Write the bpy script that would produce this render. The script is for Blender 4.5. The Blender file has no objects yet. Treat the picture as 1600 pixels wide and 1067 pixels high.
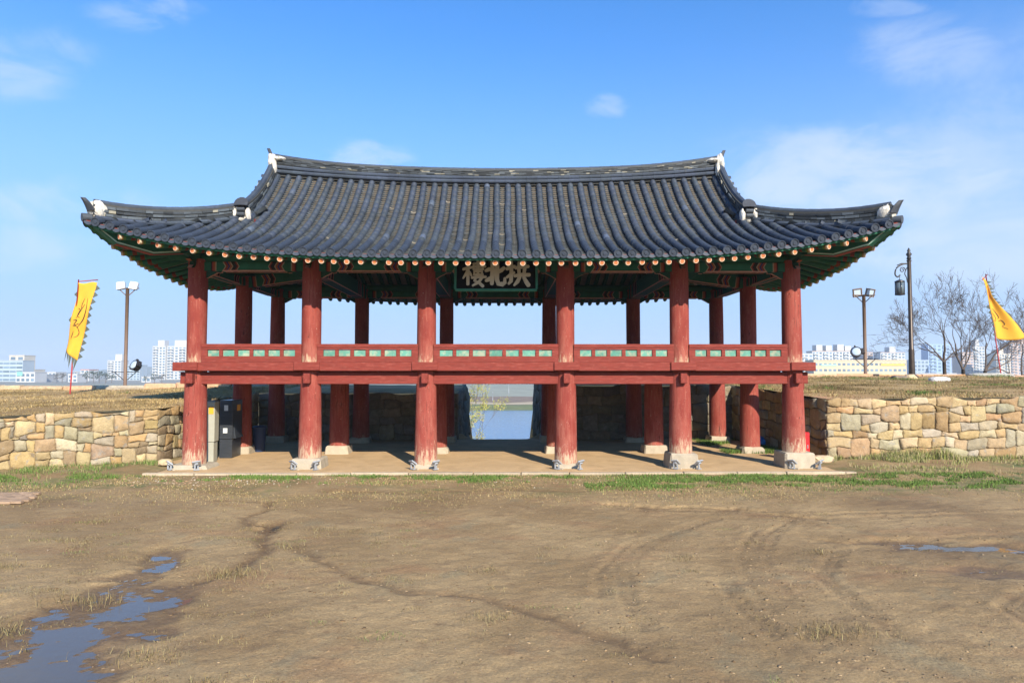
import bpy, bmesh, math, random
import numpy as np
from mathutils import Vector, Matrix

sc = bpy.context.scene
COL = sc.collection
R = math.radians

# ------------------------------------------------------------------ camera
cam_d = bpy.data.cameras.new('camera')
cam = bpy.data.objects.new('camera', cam_d)
COL.objects.link(cam)
cam.location = (0.185, -18.0, 2.46)
cam.rotation_euler = (R(92.6), 0, R(-0.75))
cam_d.sensor_width = 36.0
cam_d.lens = 36.0 * 1068 / 1600
cam_d.clip_start = 0.1
cam_d.clip_end = 20000
sc.camera = cam

# ------------------------------------------------------------------ light
SUN_EL, SUN_AZ = 29.0, 21.0          # azimuth: to the right of straight behind the camera
sv = Vector((math.sin(R(SUN_AZ)) * math.cos(R(SUN_EL)), -math.cos(R(SUN_AZ)) * math.cos(R(SUN_EL)), math.sin(R(SUN_EL))))
sun_d = bpy.data.lights.new('sun', 'SUN')
sun_d.energy = 5.0
sun_d.angle = R(0.5)
sun_d.color = (1.0, 0.90, 0.76)
sun = bpy.data.objects.new('sun', sun_d)
COL.objects.link(sun)
sun.rotation_euler = (-sv).to_track_quat('-Z', 'Y').to_euler()
sun.location = (20, -40, 40)

world = bpy.data.worlds.new('World')
sc.world = world
world.use_nodes = True
wt = world.node_tree
wt.nodes.clear()


class NT:
    """small helper to write node trees"""
    def __init__(s, tree):
        s.t = tree

    def n(s, kind, **kw):
        nd = s.t.nodes.new(kind)
        for k, v in kw.items():
            if k.startswith('i_'):
                key = k[2:]
                key = int(key) if key.isdigit() else key.replace('_', ' ')
                s.put(nd.inputs[key], v)
            else:
                setattr(nd, k, v)
        return nd

    def put(s, sock, v):
        if hasattr(v, 'is_output') or isinstance(v, bpy.types.NodeSocket):
            s.t.links.new(v, sock)
        else:
            sock.default_value = v

    def math(s, op, a, b=0.0, c=0.0, clamp=False):
        nd = s.t.nodes.new('ShaderNodeMath')
        nd.operation = op
        nd.use_clamp = clamp
        for i, v in enumerate((a, b, c)):
            s.put(nd.inputs[i], v)
        return nd.outputs[0]

    def mix(s, fac, a, b, mode='MIX'):
        nd = s.t.nodes.new('ShaderNodeMix')
        nd.data_type = 'RGBA'
        nd.blend_type = mode
        s.put(nd.inputs[0], fac)
        for i, v in ((6, a), (7, b)):
            if isinstance(v, (tuple, list)) and len(v) == 3:
                v = (*v, 1)
            s.put(nd.inputs[i], v)
        return nd.outputs[2]

    def noise(s, vec, scale, detail=4.0, rough=0.55, dist=0.0):
        nd = s.t.nodes.new('ShaderNodeTexNoise')
        if vec is not None:
            s.put(nd.inputs['Vector'], vec)
        nd.inputs['Scale'].default_value = scale
        nd.inputs['Detail'].default_value = detail
        nd.inputs['Roughness'].default_value = rough
        nd.inputs['Distortion'].default_value = dist
        return nd.outputs['Fac']

    def ramp(s, v, lo, hi, a=0.0, b=1.0, smooth=True):
        nd = s.t.nodes.new('ShaderNodeMapRange')
        nd.interpolation_type = 'SMOOTHSTEP' if smooth else 'LINEAR'
        s.put(nd.inputs[0], v)
        s.put(nd.inputs[1], lo)
        s.put(nd.inputs[2], hi)
        s.put(nd.inputs[3], a)
        s.put(nd.inputs[4], b)
        return nd.outputs[0]

    def scale(s, vec, v):
        nd = s.t.nodes.new('ShaderNodeMapping')
        s.put(nd.inputs[0], vec)
        nd.inputs['Scale'].default_value = v
        return nd.outputs[0]


SKY_TINT = (0.62, 1.46, 2.20)
W = NT(wt)
sky = W.n('ShaderNodeTexSky', sky_type='NISHITA', sun_disc=False)
sky.sun_elevation = R(SUN_EL)
sky.sun_rotation = R(180 - SUN_AZ)
sky.air_density = 1.0
sky.dust_density = 0.6
sky.ozone_density = 3.0
tc = W.n('ShaderNodeTexCoord')
dirv = tc.outputs['Generated']
skyc = W.mix(1.0, sky.outputs[0], SKY_TINT, 'MULTIPLY')
sepd = W.n('ShaderNodeSeparateXYZ', i_0=dirv)
elev = sepd.outputs[2]
# pale air close to the horizon
skyc = W.mix(W.ramp(elev, 0.50, -0.02, 0.0, 0.95), skyc, (3.85, 5.15, 7.7))


def cloud(dx, dz, wx, wz, strength, nscale, lo=0.42, hi=0.72):
    """a wispy cloud around the direction (dx, 1, dz), wx and wz wide"""
    px = W.math('DIVIDE', sepd.outputs[0], sepd.outputs[1])
    pz = W.math('DIVIDE', sepd.outputs[2], sepd.outputs[1])
    ax = W.math('DIVIDE', W.math('SUBTRACT', px, dx), wx)
    az = W.math('DIVIDE', W.math('SUBTRACT', pz, dz), wz)
    rr = W.math('ADD', W.math('MULTIPLY', ax, ax), W.math('MULTIPLY', az, az))
    g = W.math('MULTIPLY', W.ramp(rr, 1.0, 0.0), W.ramp(sepd.outputs[1], 0.0, 0.1))
    nz = W.noise(W.scale(dirv, (1, 1, 2.0)), nscale * 1.5, 10.0, 0.64, 0.5)
    m = W.ramp(W.math('ADD', nz, W.math('MULTIPLY', W.math('SUBTRACT', g, 1.0), 0.30)), lo, hi)
    return W.math('MULTIPLY', W.math('MULTIPLY', m, g), strength)


cl = None
for args in [(-0.71, 0.46, 0.15, 0.085, 0.62, 5.0, 0.30, 0.70), (-0.53, 0.535, 0.13, 0.05, 0.45, 7.0, 0.34, 0.70), (-0.50, 0.545, 0.05, 0.04, 0.5, 7.0, 0.30, 0.66),
             (0.56, 0.285, 0.36, 0.13, 0.95, 3.5, 0.22, 0.60), (0.80, 0.36, 0.36, 0.24, 0.62, 2.6, 0.22, 0.64), (0.42, 0.275, 0.12, 0.05, 0.9, 7.0, 0.24, 0.56), (-0.20, 0.32, 0.10, 0.035, 0.6, 9.0, 0.30, 0.66),
             (0.155, 0.395, 0.05, 0.028, 0.45, 11.0, 0.30, 0.66), (0.65, 0.48, 0.18, 0.10, 0.55, 4.0, 0.28, 0.66), (-0.62, 0.25, 0.24, 0.06, 0.6, 5.0, 0.3, 0.7), (0.20, 0.22, 0.6, 0.05, 0.35, 4.0),
             (-0.75, 0.18, 0.22, 0.06, 0.6, 5.0, 0.3, 0.7), (0.72, 0.20, 0.45, 0.12, 0.8, 3.0, 0.26, 0.62), (0.58, 0.55, 0.12, 0.03, 0.4, 7.0)]:
    c = cloud(*args)
    cl = c if cl is None else W.math('MAXIMUM', cl, c)
skyc = W.mix(W.math('MULTIPLY', cl, 0.72), skyc, (6.6, 7.4, 8.6))
bg = W.n('ShaderNodeBackground')
W.put(bg.inputs[0], skyc)
bg.inputs[1].default_value = 0.072
wo = W.n('ShaderNodeOutputWorld')
wt.links.new(bg.outputs[0], wo.inputs[0])

vs = sc.view_settings
vs.view_transform = 'Standard'
vs.look = 'None'
vs.exposure = 0.75
vs.gamma = 1.0
vs.use_curve_mapping = False
sc.cycles.max_bounces = 6
sc.cycles.diffuse_bounces = 1
sc.cycles.glossy_bounces = 3
sc.cycles.transparent_max_bounces = 8
sc.cycles.volume_bounces = 1

rng = random.Random(7)
nrng = np.random.default_rng(11)


# ------------------------------------------------------------------ noise in numpy
def vnoise(x, y, seed=0):
    x = np.asarray(x, float); y = np.asarray(y, float)
    xi = np.floor(x).astype(np.int64); yi = np.floor(y).astype(np.int64)
    fx = x - xi; fy = y - yi
    fx = fx * fx * (3 - 2 * fx); fy = fy * fy * (3 - 2 * fy)

    def h(a, b):
        k = (a * 374761393 + b * 668265263 + seed * 982451653) & 0xffffffff
        k = ((k ^ (k >> 13)) * 1274126177) & 0xffffffff
        return ((k ^ (k >> 16)) & 0xffff) / 65535.0
    a = h(xi, yi); b = h(xi + 1, yi); c = h(xi, yi + 1); d = h(xi + 1, yi + 1)
    return (a * (1 - fx) + b * fx) * (1 - fy) + (c * (1 - fx) + d * fx) * fy - 0.5


def fbm(x, y, seed=0, octs=4, g=0.5):
    s = 0; a = 1.0; f = 1.0
    for o in range(octs):
        s = s + a * vnoise(x * f, y * f, seed + o * 17)
        a *= g; f *= 2.03
    return s


# ------------------------------------------------------------------ materials
def mat(name, col=(0.5, 0.5, 0.5), rough=0.8, var=0.2, scale=3.0, stretch=(1, 1, 1), bump=0.0, bscale=25.0, attr=False,
        objcol=False, orand=0.0, spec=0.3, metal=0.0, col2=None, lo=0.5, hi=0.65, c2scale=None, world=False, fine=None, bdist=0.02):
    m = bpy.data.materials.new(name)
    m.use_nodes = True
    t = m.node_tree
    N = NT(t)
    b = t.nodes['Principled BSDF']
    if world:
        vec = N.n('ShaderNodeNewGeometry').outputs['Position']
    else:
        vec = N.n('ShaderNodeTexCoord').outputs['Object']
    v2 = N.scale(vec, stretch)
    if attr:
        base = N.n('ShaderNodeAttribute', attribute_name='Col').outputs['Color']
    elif objcol:
        base = N.n('ShaderNodeObjectInfo').outputs['Color']
    else:
        base = (*col, 1)
    oi = None
    if orand:
        oi = N.n('ShaderNodeObjectInfo').outputs['Random']
        off = N.n('ShaderNodeCombineXYZ', i_0=N.math('MULTIPLY', oi, 37.0), i_1=N.math('MULTIPLY', oi, 91.0)).outputs[0]
        ad = N.n('ShaderNodeVectorMath', operation='ADD')
        t.links.new(v2, ad.inputs[0]); t.links.new(off, ad.inputs[1])
        v2 = ad.outputs[0]
    nz = N.noise(v2, scale, 6.0, 0.6)
    if col2 is not None:
        n2 = N.noise(v2, c2scale or scale * 1.7, 7.0, 0.65)
        base = N.mix(N.ramp(n2, lo, hi), base, (*col2, 1))
    f = N.ramp(nz, 0.25, 0.75, 1 - var, 1 + var, False)
    if oi is not None:
        f = N.math('MULTIPLY', f, N.ramp(oi, 0, 1, 1 - orand, 1 + orand, False))
    if fine:
        nf = N.noise(v2, fine, 3.0, 0.7)
        f = N.math('MULTIPLY', f, N.ramp(nf, 0.3, 0.7, 1 - var * 0.7, 1 + var * 0.7, False))
    cc = N.n('ShaderNodeCombineXYZ', i_0=f, i_1=f, i_2=f).outputs[0]
    base = N.mix(1.0, base, cc, 'MULTIPLY')
    N.put(b.inputs['Base Color'], base)
    b.inputs['Roughness'].default_value = rough
    b.inputs['Metallic'].default_value = metal
    b.inputs['Specular IOR Level'].default_value = spec
    if bump:
        bn = N.noise(v2, bscale, 5.0, 0.65)
        bp = N.n('ShaderNodeBump')
        bp.inputs['Strength'].default_value = bump
        bp.inputs['Distance'].default_value = bdist
        t.links.new(bn, bp.inputs['Height'])
        t.links.new(bp.outputs[0], b.inputs['Normal'])
    return m


M = {}
M['tile'] = mat('roof_tile_clay', (0.036, 0.047, 0.067), 0.6, 0.22, 5.0, attr=False, orand=0.08, bump=0.2, bscale=40, spec=0.35, col2=(0.075, 0.085, 0.095), lo=0.66, hi=0.84)
M['tile_attr'] = mat('roof_tile_clay_stuff', rough=0.65, var=0.26, scale=1.1, attr=True, bump=0.3, bscale=40, spec=0.35, col2=(0.075, 0.078, 0.074), lo=0.60, hi=0.82, c2scale=3.0, fine=14)
M['plaster'] = mat('lime_plaster', (0.60, 0.56, 0.48), 0.9, 0.2, 5.0, bump=0.5, bscale=18)
M['paint'] = mat('painted_timber', rough=0.7, var=0.2, scale=6.0, attr=True, bump=0.1, bscale=30, spec=0.25)
M['board'] = mat('eave_soffit', (0.30, 0.27, 0.22), 0.9, 0.2, 4.0)
M['red_wood'] = mat('faded_red_timber', (0.195, 0.035, 0.025), 0.75, 0.25, 3.0, stretch=(1, 8, 8), bump=0.15, bscale=12, spec=0.2, col2=(0.27, 0.075, 0.055), lo=0.5, hi=0.72)
M['stone'] = mat('wall_stone', objcol=True, rough=0.92, var=0.26, scale=6.0, world=True, bump=1.0, bscale=14, spec=0.15, col2=(0.25, 0.235, 0.205), lo=0.54, hi=0.74, c2scale=5.0, fine=60, bdist=0.03)
M['granite'] = mat('granite', (0.40, 0.34, 0.25), 0.9, 0.18, 5.0, bump=0.4, bscale=40, spec=0.2, fine=90, orand=0.1)
M['kerb'] = mat('kerb_concrete', (0.40, 0.32, 0.22), 0.9, 0.22, 4.0, bump=0.4, bscale=40, fine=60, orand=0.12)
M['joint'] = mat('wall_joint_soil', (0.19, 0.145, 0.09), 0.95, 0.3, 8.0)
M['dark_fill'] = mat('wall_joint_earth', (0.10, 0.080, 0.055), 0.95, 0.3, 8.0)
M['sand'] = mat('packed_sandy_earth', (0.52, 0.35, 0.18), 0.95, 0.16, 1.2, bump=0.4, bscale=14, world=True, fine=40, col2=(0.44, 0.29, 0.145), lo=0.45, hi=0.7)
M['paver'] = mat('red_paver', (0.33, 0.225, 0.145), 0.9, 0.25, 4.0, orand=0.2)
M['attr'] = mat('plain_attr', rough=0.8, var=0.12, scale=4.0, attr=True, spec=0.2)
M['grass'] = mat('grass_blades', rough=0.8, var=0.2, scale=2.0, attr=True, spec=0.15)
M['metal_dark'] = mat('dark_bronze_metal', (0.035, 0.03, 0.028), 0.45, 0.2, 4.0, metal=0.3, spec=0.5)
M['metal_brown'] = mat('brown_painted_metal', (0.17, 0.11, 0.075), 0.6, 0.15, 4.0, spec=0.4)
M['metal_grey'] = mat('galvanised_metal', (0.36, 0.38, 0.40), 0.5, 0.2, 6.0, metal=0.3, spec=0.5)
M['lens_white'] = mat('frosted_lamp_glass', (0.85, 0.86, 0.85), 0.25, 0.04, 4.0, spec=0.5)
M['lens_sky'] = mat('clear_lamp_glass', (0.42, 0.52, 0.62), 0.1, 0.05, 4.0, spec=0.6)
M['steel'] = mat('brushed_steel', (0.075, 0.085, 0.10), 0.35, 0.2, 3.0, metal=0.6, stretch=(1, 1, 6))
M['cab_beige'] = mat('cabinet_beige', (0.36, 0.35, 0.28), 0.6, 0.1, 3.0)
M['red_plastic'] = mat('red_plastic', (0.62, 0.015, 0.02), 0.45, 0.06, 3.0)
M['blue_plastic'] = mat('blue_plastic', (0.018, 0.035, 0.085), 0.6, 0.1, 3.0)
M['blue_bag'] = mat('blue_sheet', (0.015, 0.22, 0.65), 0.4, 0.12, 6.0)
M['yellow_cloth'] = mat('yellow_cloth', (0.70, 0.345, 0.035), 0.85, 0.08, 3.0, bump=0.15, bscale=60)
M['fringe'] = mat('dark_green_cloth', (0.085, 0.10, 0.085), 0.9, 0.15, 4.0)
M['ink'] = mat('black_ink', (0.05, 0.035, 0.02), 0.9, 0.1, 4.0)
M['pole_red'] = mat('red_flag_pole', (0.33, 0.035, 0.03), 0.5, 0.1, 4.0)
M['bark'] = mat('grey_brown_bark', (0.105, 0.083, 0.070), 0.9, 0.25, 6.0, bump=0.4, bscale=20)
M['twig'] = mat('young_bark', (0.13, 0.09, 0.05), 0.9, 0.2, 6.0)
M['leaf'] = mat('young_leaf', rough=0.7, var=0.2, scale=3.0, attr=True)
M['pine'] = mat('far_foliage', rough=0.85, var=0.25, scale=0.5, attr=True)
M['facade'] = mat('facade_render', objcol=True, rough=0.85, var=0.06, scale=0.1)
M['window'] = mat('window_glass_far', (0.13, 0.19, 0.25), 0.25, 0.1, 0.3, orand=0.35, spec=0.5)
M['plaque_board'] = mat('black_lacquer', (0.007, 0.007, 0.008), 0.8, 0.2, 6.0, spec=0.05)
M['plaque_char'] = mat('grey_beige_paint', (0.62, 0.57, 0.46), 0.8, 0.15, 9.0)
M['teal_frame'] = mat('teal_green_paint', (0.045, 0.20, 0.14), 0.7, 0.2, 6.0)
M['panel_teal'] = mat('faded_turquoise_paint', (0.10, 0.27, 0.205), 0.85, 0.25, 4.0, col2=(0.29, 0.33, 0.235), lo=0.42, hi=0.66, orand=0.12)
M['cream_char'] = M['plaque_char']


def column_mat(name, wear_h, strength, pale):
    """faded red paint, worn to bare wood near the foot of the log"""
    m = bpy.data.materials.new(name)
    m.use_nodes = True
    t = m.node_tree; N = NT(t); b = t.nodes['Principled BSDF']
    vec = N.n('ShaderNodeTexCoord').outputs['Object']
    oi = N.n('ShaderNodeObjectInfo').outputs['Random']
    off = N.n('ShaderNodeCombineXYZ', i_0=N.math('MULTIPLY', oi, 53.0), i_1=N.math('MULTIPLY', oi, 23.0)).outputs[0]
    ad = N.n('ShaderNodeVectorMath', operation='ADD')
    t.links.new(vec, ad.inputs[0]); t.links.new(off, ad.inputs[1])
    v = ad.outputs[0]
    grain = N.noise(N.scale(v, (9, 9, 0.7)), 3.0, 6.0, 0.65)
    broad = N.noise(N.scale(v, (2, 2, 0.8)), 1.3, 4.0, 0.55)
    base = N.mix(N.ramp(broad, 0.3, 0.7), (0.205, 0.035, 0.026), (0.29, 0.064, 0.046))
    base = N.mix(N.math('MULTIPLY', N.ramp(grain, 0.52, 0.70), 0.5), base, (0.36, 0.14, 0.10))
    crack = N.noise(N.scale(v, (14, 14, 0.55)), 1.5, 5.0, 0.7, 0.6)
    base = N.mix(N.math('MULTIPLY', N.ramp(crack, 0.36, 0.30), 0.75), base, (0.06, 0.018, 0.014))
    z = N.n('ShaderNodeSeparateXYZ', i_0=vec).outputs[2]
    fade = N.noise(N.scale(v, (3.5, 3.5, 1.1)), 1.6, 6.0, 0.65)
    fz = N.ramp(z, wear_h * 2.4, 0.0, 0.0, 0.22)
    base = N.mix(N.math('MULTIPLY', N.ramp(N.math('ADD', fade, fz), 0.52, 0.82), 0.50), base, (0.37, 0.135, 0.095))
    long_ = N.noise(N.scale(v, (7, 7, 0.22)), 1.7, 3.0, 0.6, 0.9)
    ck = N.ramp(N.math('ABSOLUTE', N.math('SUBTRACT', long_, 0.5)), 0.012, 0.003)
    base = N.mix(N.math('MULTIPLY', ck, N.ramp(broad, 0.48, 0.60)), base, (0.05, 0.016, 0.012))
    wz = N.ramp(z, wear_h, 0.0, 0.0, strength)
    wn = N.noise(N.scale(v, (7, 7, 1.5)), 2.6, 7.0, 0.7)
    wear = N.ramp(N.math('ADD', wn, wz), 0.62, 0.86)
    base = N.mix(wear, base, N.mix(grain, (0.42, 0.27, 0.17), pale))
    speck = N.noise(N.scale(v, (16, 16, 5)), 3.0, 4.0, 0.6)
    sp = N.math('MULTIPLY', N.ramp(N.math('ADD', speck, N.math('MULTIPLY', wz, 0.22)), 0.66, 0.71), 0.8)
    base = N.mix(sp, base, (0.50, 0.36, 0.27))
    N.put(b.inputs['Base Color'], base)
    b.inputs['Roughness'].default_value = 0.8
    b.inputs['Specular IOR Level'].default_value = 0.2
    bp = N.n('ShaderNodeBump')
    bp.inputs['Strength'].default_value = 0.35
    bp.inputs['Distance'].default_value = 0.02
    t.links.new(N.math('SUBTRACT', grain, N.math('MULTIPLY', N.ramp(crack, 0.36, 0.28), 0.8)), bp.inputs['Height'])
    t.links.new(bp.outputs[0], b.inputs['Normal'])
    return m


M['col_low'] = column_mat('red_column_worn_foot', 0.85, 0.30, (0.54, 0.40, 0.27))
M['col_in'] = column_mat('red_column_inner', 0.30, 0.16, (0.40, 0.28, 0.18))
M['col_up'] = column_mat('red_column_upper', 0.42, 0.24, (0.60, 0.44, 0.28))


def ground_mat():
    m = bpy.data.materials.new('yard_mud')
    m.use_nodes = True
    t = m.node_tree; N = NT(t); b = t.nodes['Principled BSDF']
    vec = N.n('ShaderNodeNewGeometry').outputs['Position']
    sepw = N.n('ShaderNodeSeparateColor', i_0=N.n('ShaderNodeAttribute', attribute_name='Col').outputs['Color'])
    wet, grn, dark = sepw.outputs[0], sepw.outputs[1], sepw.outputs[2]
    a = N.noise(vec, 0.55, 5.0, 0.6)
    base = N.mix(N.ramp(a, 0.35, 0.65), (0.258, 0.170, 0.078), (0.355, 0.244, 0.118))
    g = N.noise(vec, 2.3, 7.0, 0.68)
    base = N.mix(N.math('MULTIPLY', N.ramp(g, 0.52, 0.72), 0.55), base, (0.185, 0.112, 0.056))
    rd = N.noise(N.scale(vec, (0.5, 1.0, 1)), 0.9, 6.0, 0.65)
    base = N.mix(N.math('MULTIPLY', N.ramp(rd, 0.52, 0.68), 0.5), base, (0.27, 0.145, 0.068))
    gr = N.noise(N.scale(vec, (1, 0.8, 1)), 1.1, 6.0, 0.6)
    base = N.mix(N.math('MULTIPLY', N.ramp(gr, 0.56, 0.70), 0.35), base, (0.22, 0.205, 0.125))
    f = N.noise(vec, 34.0, 4.0, 0.75)
    k = N.ramp(f, 0.25, 0.75, 0.66, 1.34, False)
    base = N.mix(1.0, base, N.n('ShaderNodeCombineXYZ', i_0=k, i_1=k, i_2=k).outputs[0], 'MULTIPLY')
    f2 = N.noise(N.scale(vec, (1, 1.3, 1)), 75.0, 3.0, 0.8)
    base = N.mix(N.math('MULTIPLY', N.ramp(f2, 0.60, 0.68), 0.6), base, (0.13, 0.085, 0.045))
    base = N.mix(N.math('MULTIPLY', N.ramp(f2, 0.38, 0.30), 0.55), base, (0.46, 0.35, 0.22))
    mid = N.noise(N.scale(vec, (1, 1.6, 1)), 9.0, 5.0, 0.72)
    base = N.mix(N.math('MULTIPLY', N.ramp(mid, 0.56, 0.66), 0.55), base, (0.17, 0.105, 0.054))
    pe = N.n('ShaderNodeTexVoronoi', feature='F1')
    pe.inputs['Scale'].default_value = 26.0
    t.links.new(vec, pe.inputs['Vector'])
    base = N.mix(N.math('MULTIPLY', N.ramp(pe.outputs['Distance'], 0.16, 0.09), 0.35), base, (0.42, 0.36, 0.27))
    base = N.mix(N.math('MULTIPLY', grn, N.ramp(g, 0.38, 0.6)), base, (0.115, 0.135, 0.045))
    base = N.mix(N.math('MULTIPLY', wet, N.ramp(mid, 0.3, 0.7, 0.55, 0.9)), base, (0.125, 0.076, 0.038))
    base = N.mix(N.math('MULTIPLY', dark, 0.7), base, (0.085, 0.058, 0.036))
    N.put(b.inputs['Base Color'], base)
    N.put(b.inputs['Roughness'], N.ramp(wet, 0.0, 1.0, 0.95, 0.58, False))
    b.inputs['Specular IOR Level'].default_value = 0.3
    bp = N.n('ShaderNodeBump')
    bp.inputs['Strength'].default_value = 0.7
    bp.inputs['Distance'].default_value = 0.025
    hh = N.math('ADD', N.noise(vec, 11.0, 6.0, 0.7), N.math('ADD', N.math('MULTIPLY', f, 0.5), N.math('MULTIPLY', f2, 0.35)))
    t.links.new(hh, bp.inputs['Height'])
    t.links.new(bp.outputs[0], b.inputs['Normal'])
    return m


def turf_mat():
    m = bpy.data.materials.new('dry_turf')
    m.use_nodes = True
    t = m.node_tree; N = NT(t); b = t.nodes['Principled BSDF']
    vec = N.n('ShaderNodeNewGeometry').outputs['Position']
    a = N.noise(vec, 0.5, 5.0, 0.6)
    base = N.mix(N.ramp(a, 0.35, 0.65), (0.31, 0.205, 0.09), (0.41, 0.285, 0.135))
    g = N.noise(vec, 3.0, 7.0, 0.7)
    base = N.mix(N.math('MULTIPLY', N.ramp(g, 0.5, 0.7), 0.6), base, (0.19, 0.13, 0.065))
    sepw = N.n('ShaderNodeSeparateColor', i_0=N.n('ShaderNodeAttribute', attribute_name='Col').outputs['Color'])
    base = N.mix(sepw.outputs[0], base, N.mix(g, (0.44, 0.24, 0.13), (0.52, 0.33, 0.2)))
    base = N.mix(N.math('MULTIPLY', sepw.outputs[1], N.ramp(g, 0.4, 0.55)), base, (0.12, 0.15, 0.045))
    f = N.noise(vec, 30.0, 4.0, 0.75)
    k = N.ramp(f, 0.25, 0.75, 0.6, 1.4, False)
    base = N.mix(1.0, base, N.n('ShaderNodeCombineXYZ', i_0=k, i_1=k, i_2=k).outputs[0], 'MULTIPLY')
    N.put(b.inputs['Base Color'], base)
    b.inputs['Roughness'].default_value = 0.95
    b.inputs['Specular IOR Level'].default_value = 0.1
    bp = N.n('ShaderNodeBump')
    bp.inputs['Strength'].default_value = 0.8
    bp.inputs['Distance'].default_value = 0.04
    t.links.new(N.noise(vec, 14.0, 6.0, 0.7), bp.inputs['Height'])
    t.links.new(bp.outputs[0], b.inputs['Normal'])
    return m


def water_mat(name, col, rough, ripple, rscale, stretch=(1, 1, 1), dist=0.02):
    m = bpy.data.materials.new(name)
    m.use_nodes = True
    t = m.node_tree; N = NT(t); b = t.nodes['Principled BSDF']
    b.inputs['Base Color'].default_value = (*col, 1)
    b.inputs['Roughness'].default_value = rough
    b.inputs['IOR'].default_value = 1.33
    b.inputs['Specular IOR Level'].default_value = 0.5
    vec = N.scale(N.n('ShaderNodeNewGeometry').outputs['Position'], stretch)
    bp = N.n('ShaderNodeBump')
    bp.inputs['Strength'].default_value = ripple
    bp.inputs['Distance'].default_value = dist
    t.links.new(N.noise(vec, rscale, 3.0, 0.5), bp.inputs['Height'])
    t.links.new(bp.outputs[0], b.inputs['Normal'])
    return m


M['mud'] = ground_mat()
M['turf'] = turf_mat()
M['puddle'] = water_mat('puddle_water', (0.105, 0.088, 0.066), 0.04, 0.10, 9.0)
M['river'] = water_mat('river_water', (0.03, 0.11, 0.24), 0.12, 0.35, 1.2, (0.4, 1, 1), 0.15)


# ------------------------------------------------------------------ mesh helpers
class MB:
    """collects faces (with one colour each) and links them as ONE mesh object"""
    def __init__(s):
        s.v = []; s.f = []; s.c = []

    def add(s, V, F, col=(0.5, 0.5, 0.5)):
        o = len(s.v)
        s.v.extend([tuple(p) for p in V])
        many = isinstance(col, list)
        for i, f in enumerate(F):
            s.f.append(tuple(k + o for k in f))
            s.c.append(col[i] if many else col)
        return s

    def box(s, x0, x1, y0, y1, z0, z1, col=(0.5, 0.5, 0.5), T=None):
        V = [Vector((x, y, z)) for z in (z0, z1) for y in (y0, y1) for x in (x0, x1)]
        if T is not None:
            V = [T @ p for p in V]
        return s.add(V, [(0, 2, 3, 1), (4, 5, 7, 6), (0, 1, 5, 4), (2, 6, 7, 3), (0, 4, 6, 2), (1, 3, 7, 5)], col)

    def bbox(s, x0, x1, y0, y1, z0, z1, bev=0.02, col=(0.5, 0.5, 0.5), T=None):
        """box with chamfered edges"""
        bm = bmesh.new()
        bmesh.ops.create_cube(bm, size=1.0)
        for v in bm.verts:
            v.co = Vector(((x0 + x1) / 2 + v.co.x * (x1 - x0), (y0 + y1) / 2 + v.co.y * (y1 - y0), (z0 + z1) / 2 + v.co.z * (z1 - z0)))
        bmesh.ops.bevel(bm, geom=bm.edges[:], offset=bev, segments=1, affect='EDGES', profile=0.5)
        bm.verts.index_update()
        V = [(T @ v.co) if T is not None else v.co.copy() for v in bm.verts]
        F = [[v.index for v in f.verts] for f in bm.faces]
        bm.free()
        return s.add(V, F, col)

    def tube(s, pts, rad, n=8, col=(0.5, 0.5, 0.5), cap=True):
        pts = [Vector(p) for p in pts]
        if not isinstance(rad, (list, tuple)):
            rad = [rad] * len(pts)
        V = []; F = []
        for i, p in enumerate(pts):
            a = pts[min(i + 1, len(pts) - 1)] - pts[max(i - 1, 0)]
            a.normalize()
            ref = Vector((0, 0, 1)) if abs(a.z) < 0.9 else Vector((1, 0, 0))
            u = a.cross(ref).normalized(); w = u.cross(a).normalized()
            for k in range(n):
                t = 2 * math.pi * k / n
                V.append(p + (u * math.cos(t) + w * math.sin(t)) * rad[i])
        for i in range(len(pts) - 1):
            for k in range(n):
                k2 = (k + 1) % n
                F.append((i * n + k, i * n + k2, (i + 1) * n + k2, (i + 1) * n + k))
        if cap:
            F.append(tuple(range(n)))
            F.append(tuple((len(pts) - 1) * n + k for k in reversed(range(n))))
        return s.add(V, F, col)

    def lathe(s, prof, n=16, col=(0.5, 0.5, 0.5), c=(0, 0, 0), T=None):
        V = []; F = []
        for (r, z) in prof:
            for k in range(n):
                t = 2 * math.pi * k / n
                p = Vector((c[0] + r * math.cos(t), c[1] + r * math.sin(t), c[2] + z))
                V.append(T @ p if T is not None else p)
        m = len(prof)
        for i in range(m - 1):
            for k in range(n):
                k2 = (k + 1) % n
                F.append((i * n + k, i * n + k2, (i + 1) * n + k2, (i + 1) * n + k))
        F.append(tuple(reversed(range(n))))
        F.append(tuple((m - 1) * n + k for k in range(n)))
        return s.add(V, F, col)

    def mesh(s, name, material, smooth=False):
        me = bpy.data.meshes.new(name)
        me.from_pydata(s.v, [], s.f)
        at = me.color_attributes.new('Col', 'FLOAT_COLOR', 'CORNER')
        ln = np.array([len(f) for f in s.f])
        arr = np.repeat(np.array([(*c[:3], 1.0) for c in s.c], dtype=np.float32), ln, axis=0)
        at.data.foreach_set('color', arr.ravel())
        me.materials.append(material)
        if smooth:
            me.polygons.foreach_set('use_smooth', [True] * len(me.polygons))
        me.update()
        return me

    def build(s, name, material, parent=None, smooth=False, loc=None, rotz=0.0, angle=None):
        me = s.mesh(name, material, smooth or angle is not None)
        if angle is not None:
            sharp_edges(me, angle)
        return link(name, me, parent, loc, rotz)


def sharp_edges(me, angle):
    try:
        me.set_sharp_from_angle(angle=R(angle))
    except Exception:
        pass


def link(name, data, parent=None, loc=None, rotz=0.0):
    o = bpy.data.objects.new(name, data)
    COL.objects.link(o)
    if parent is not None:
        o.parent = parent
    if loc is not None:
        o.location = loc
    o.rotation_euler = (0, 0, rotz)
    return o


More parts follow.
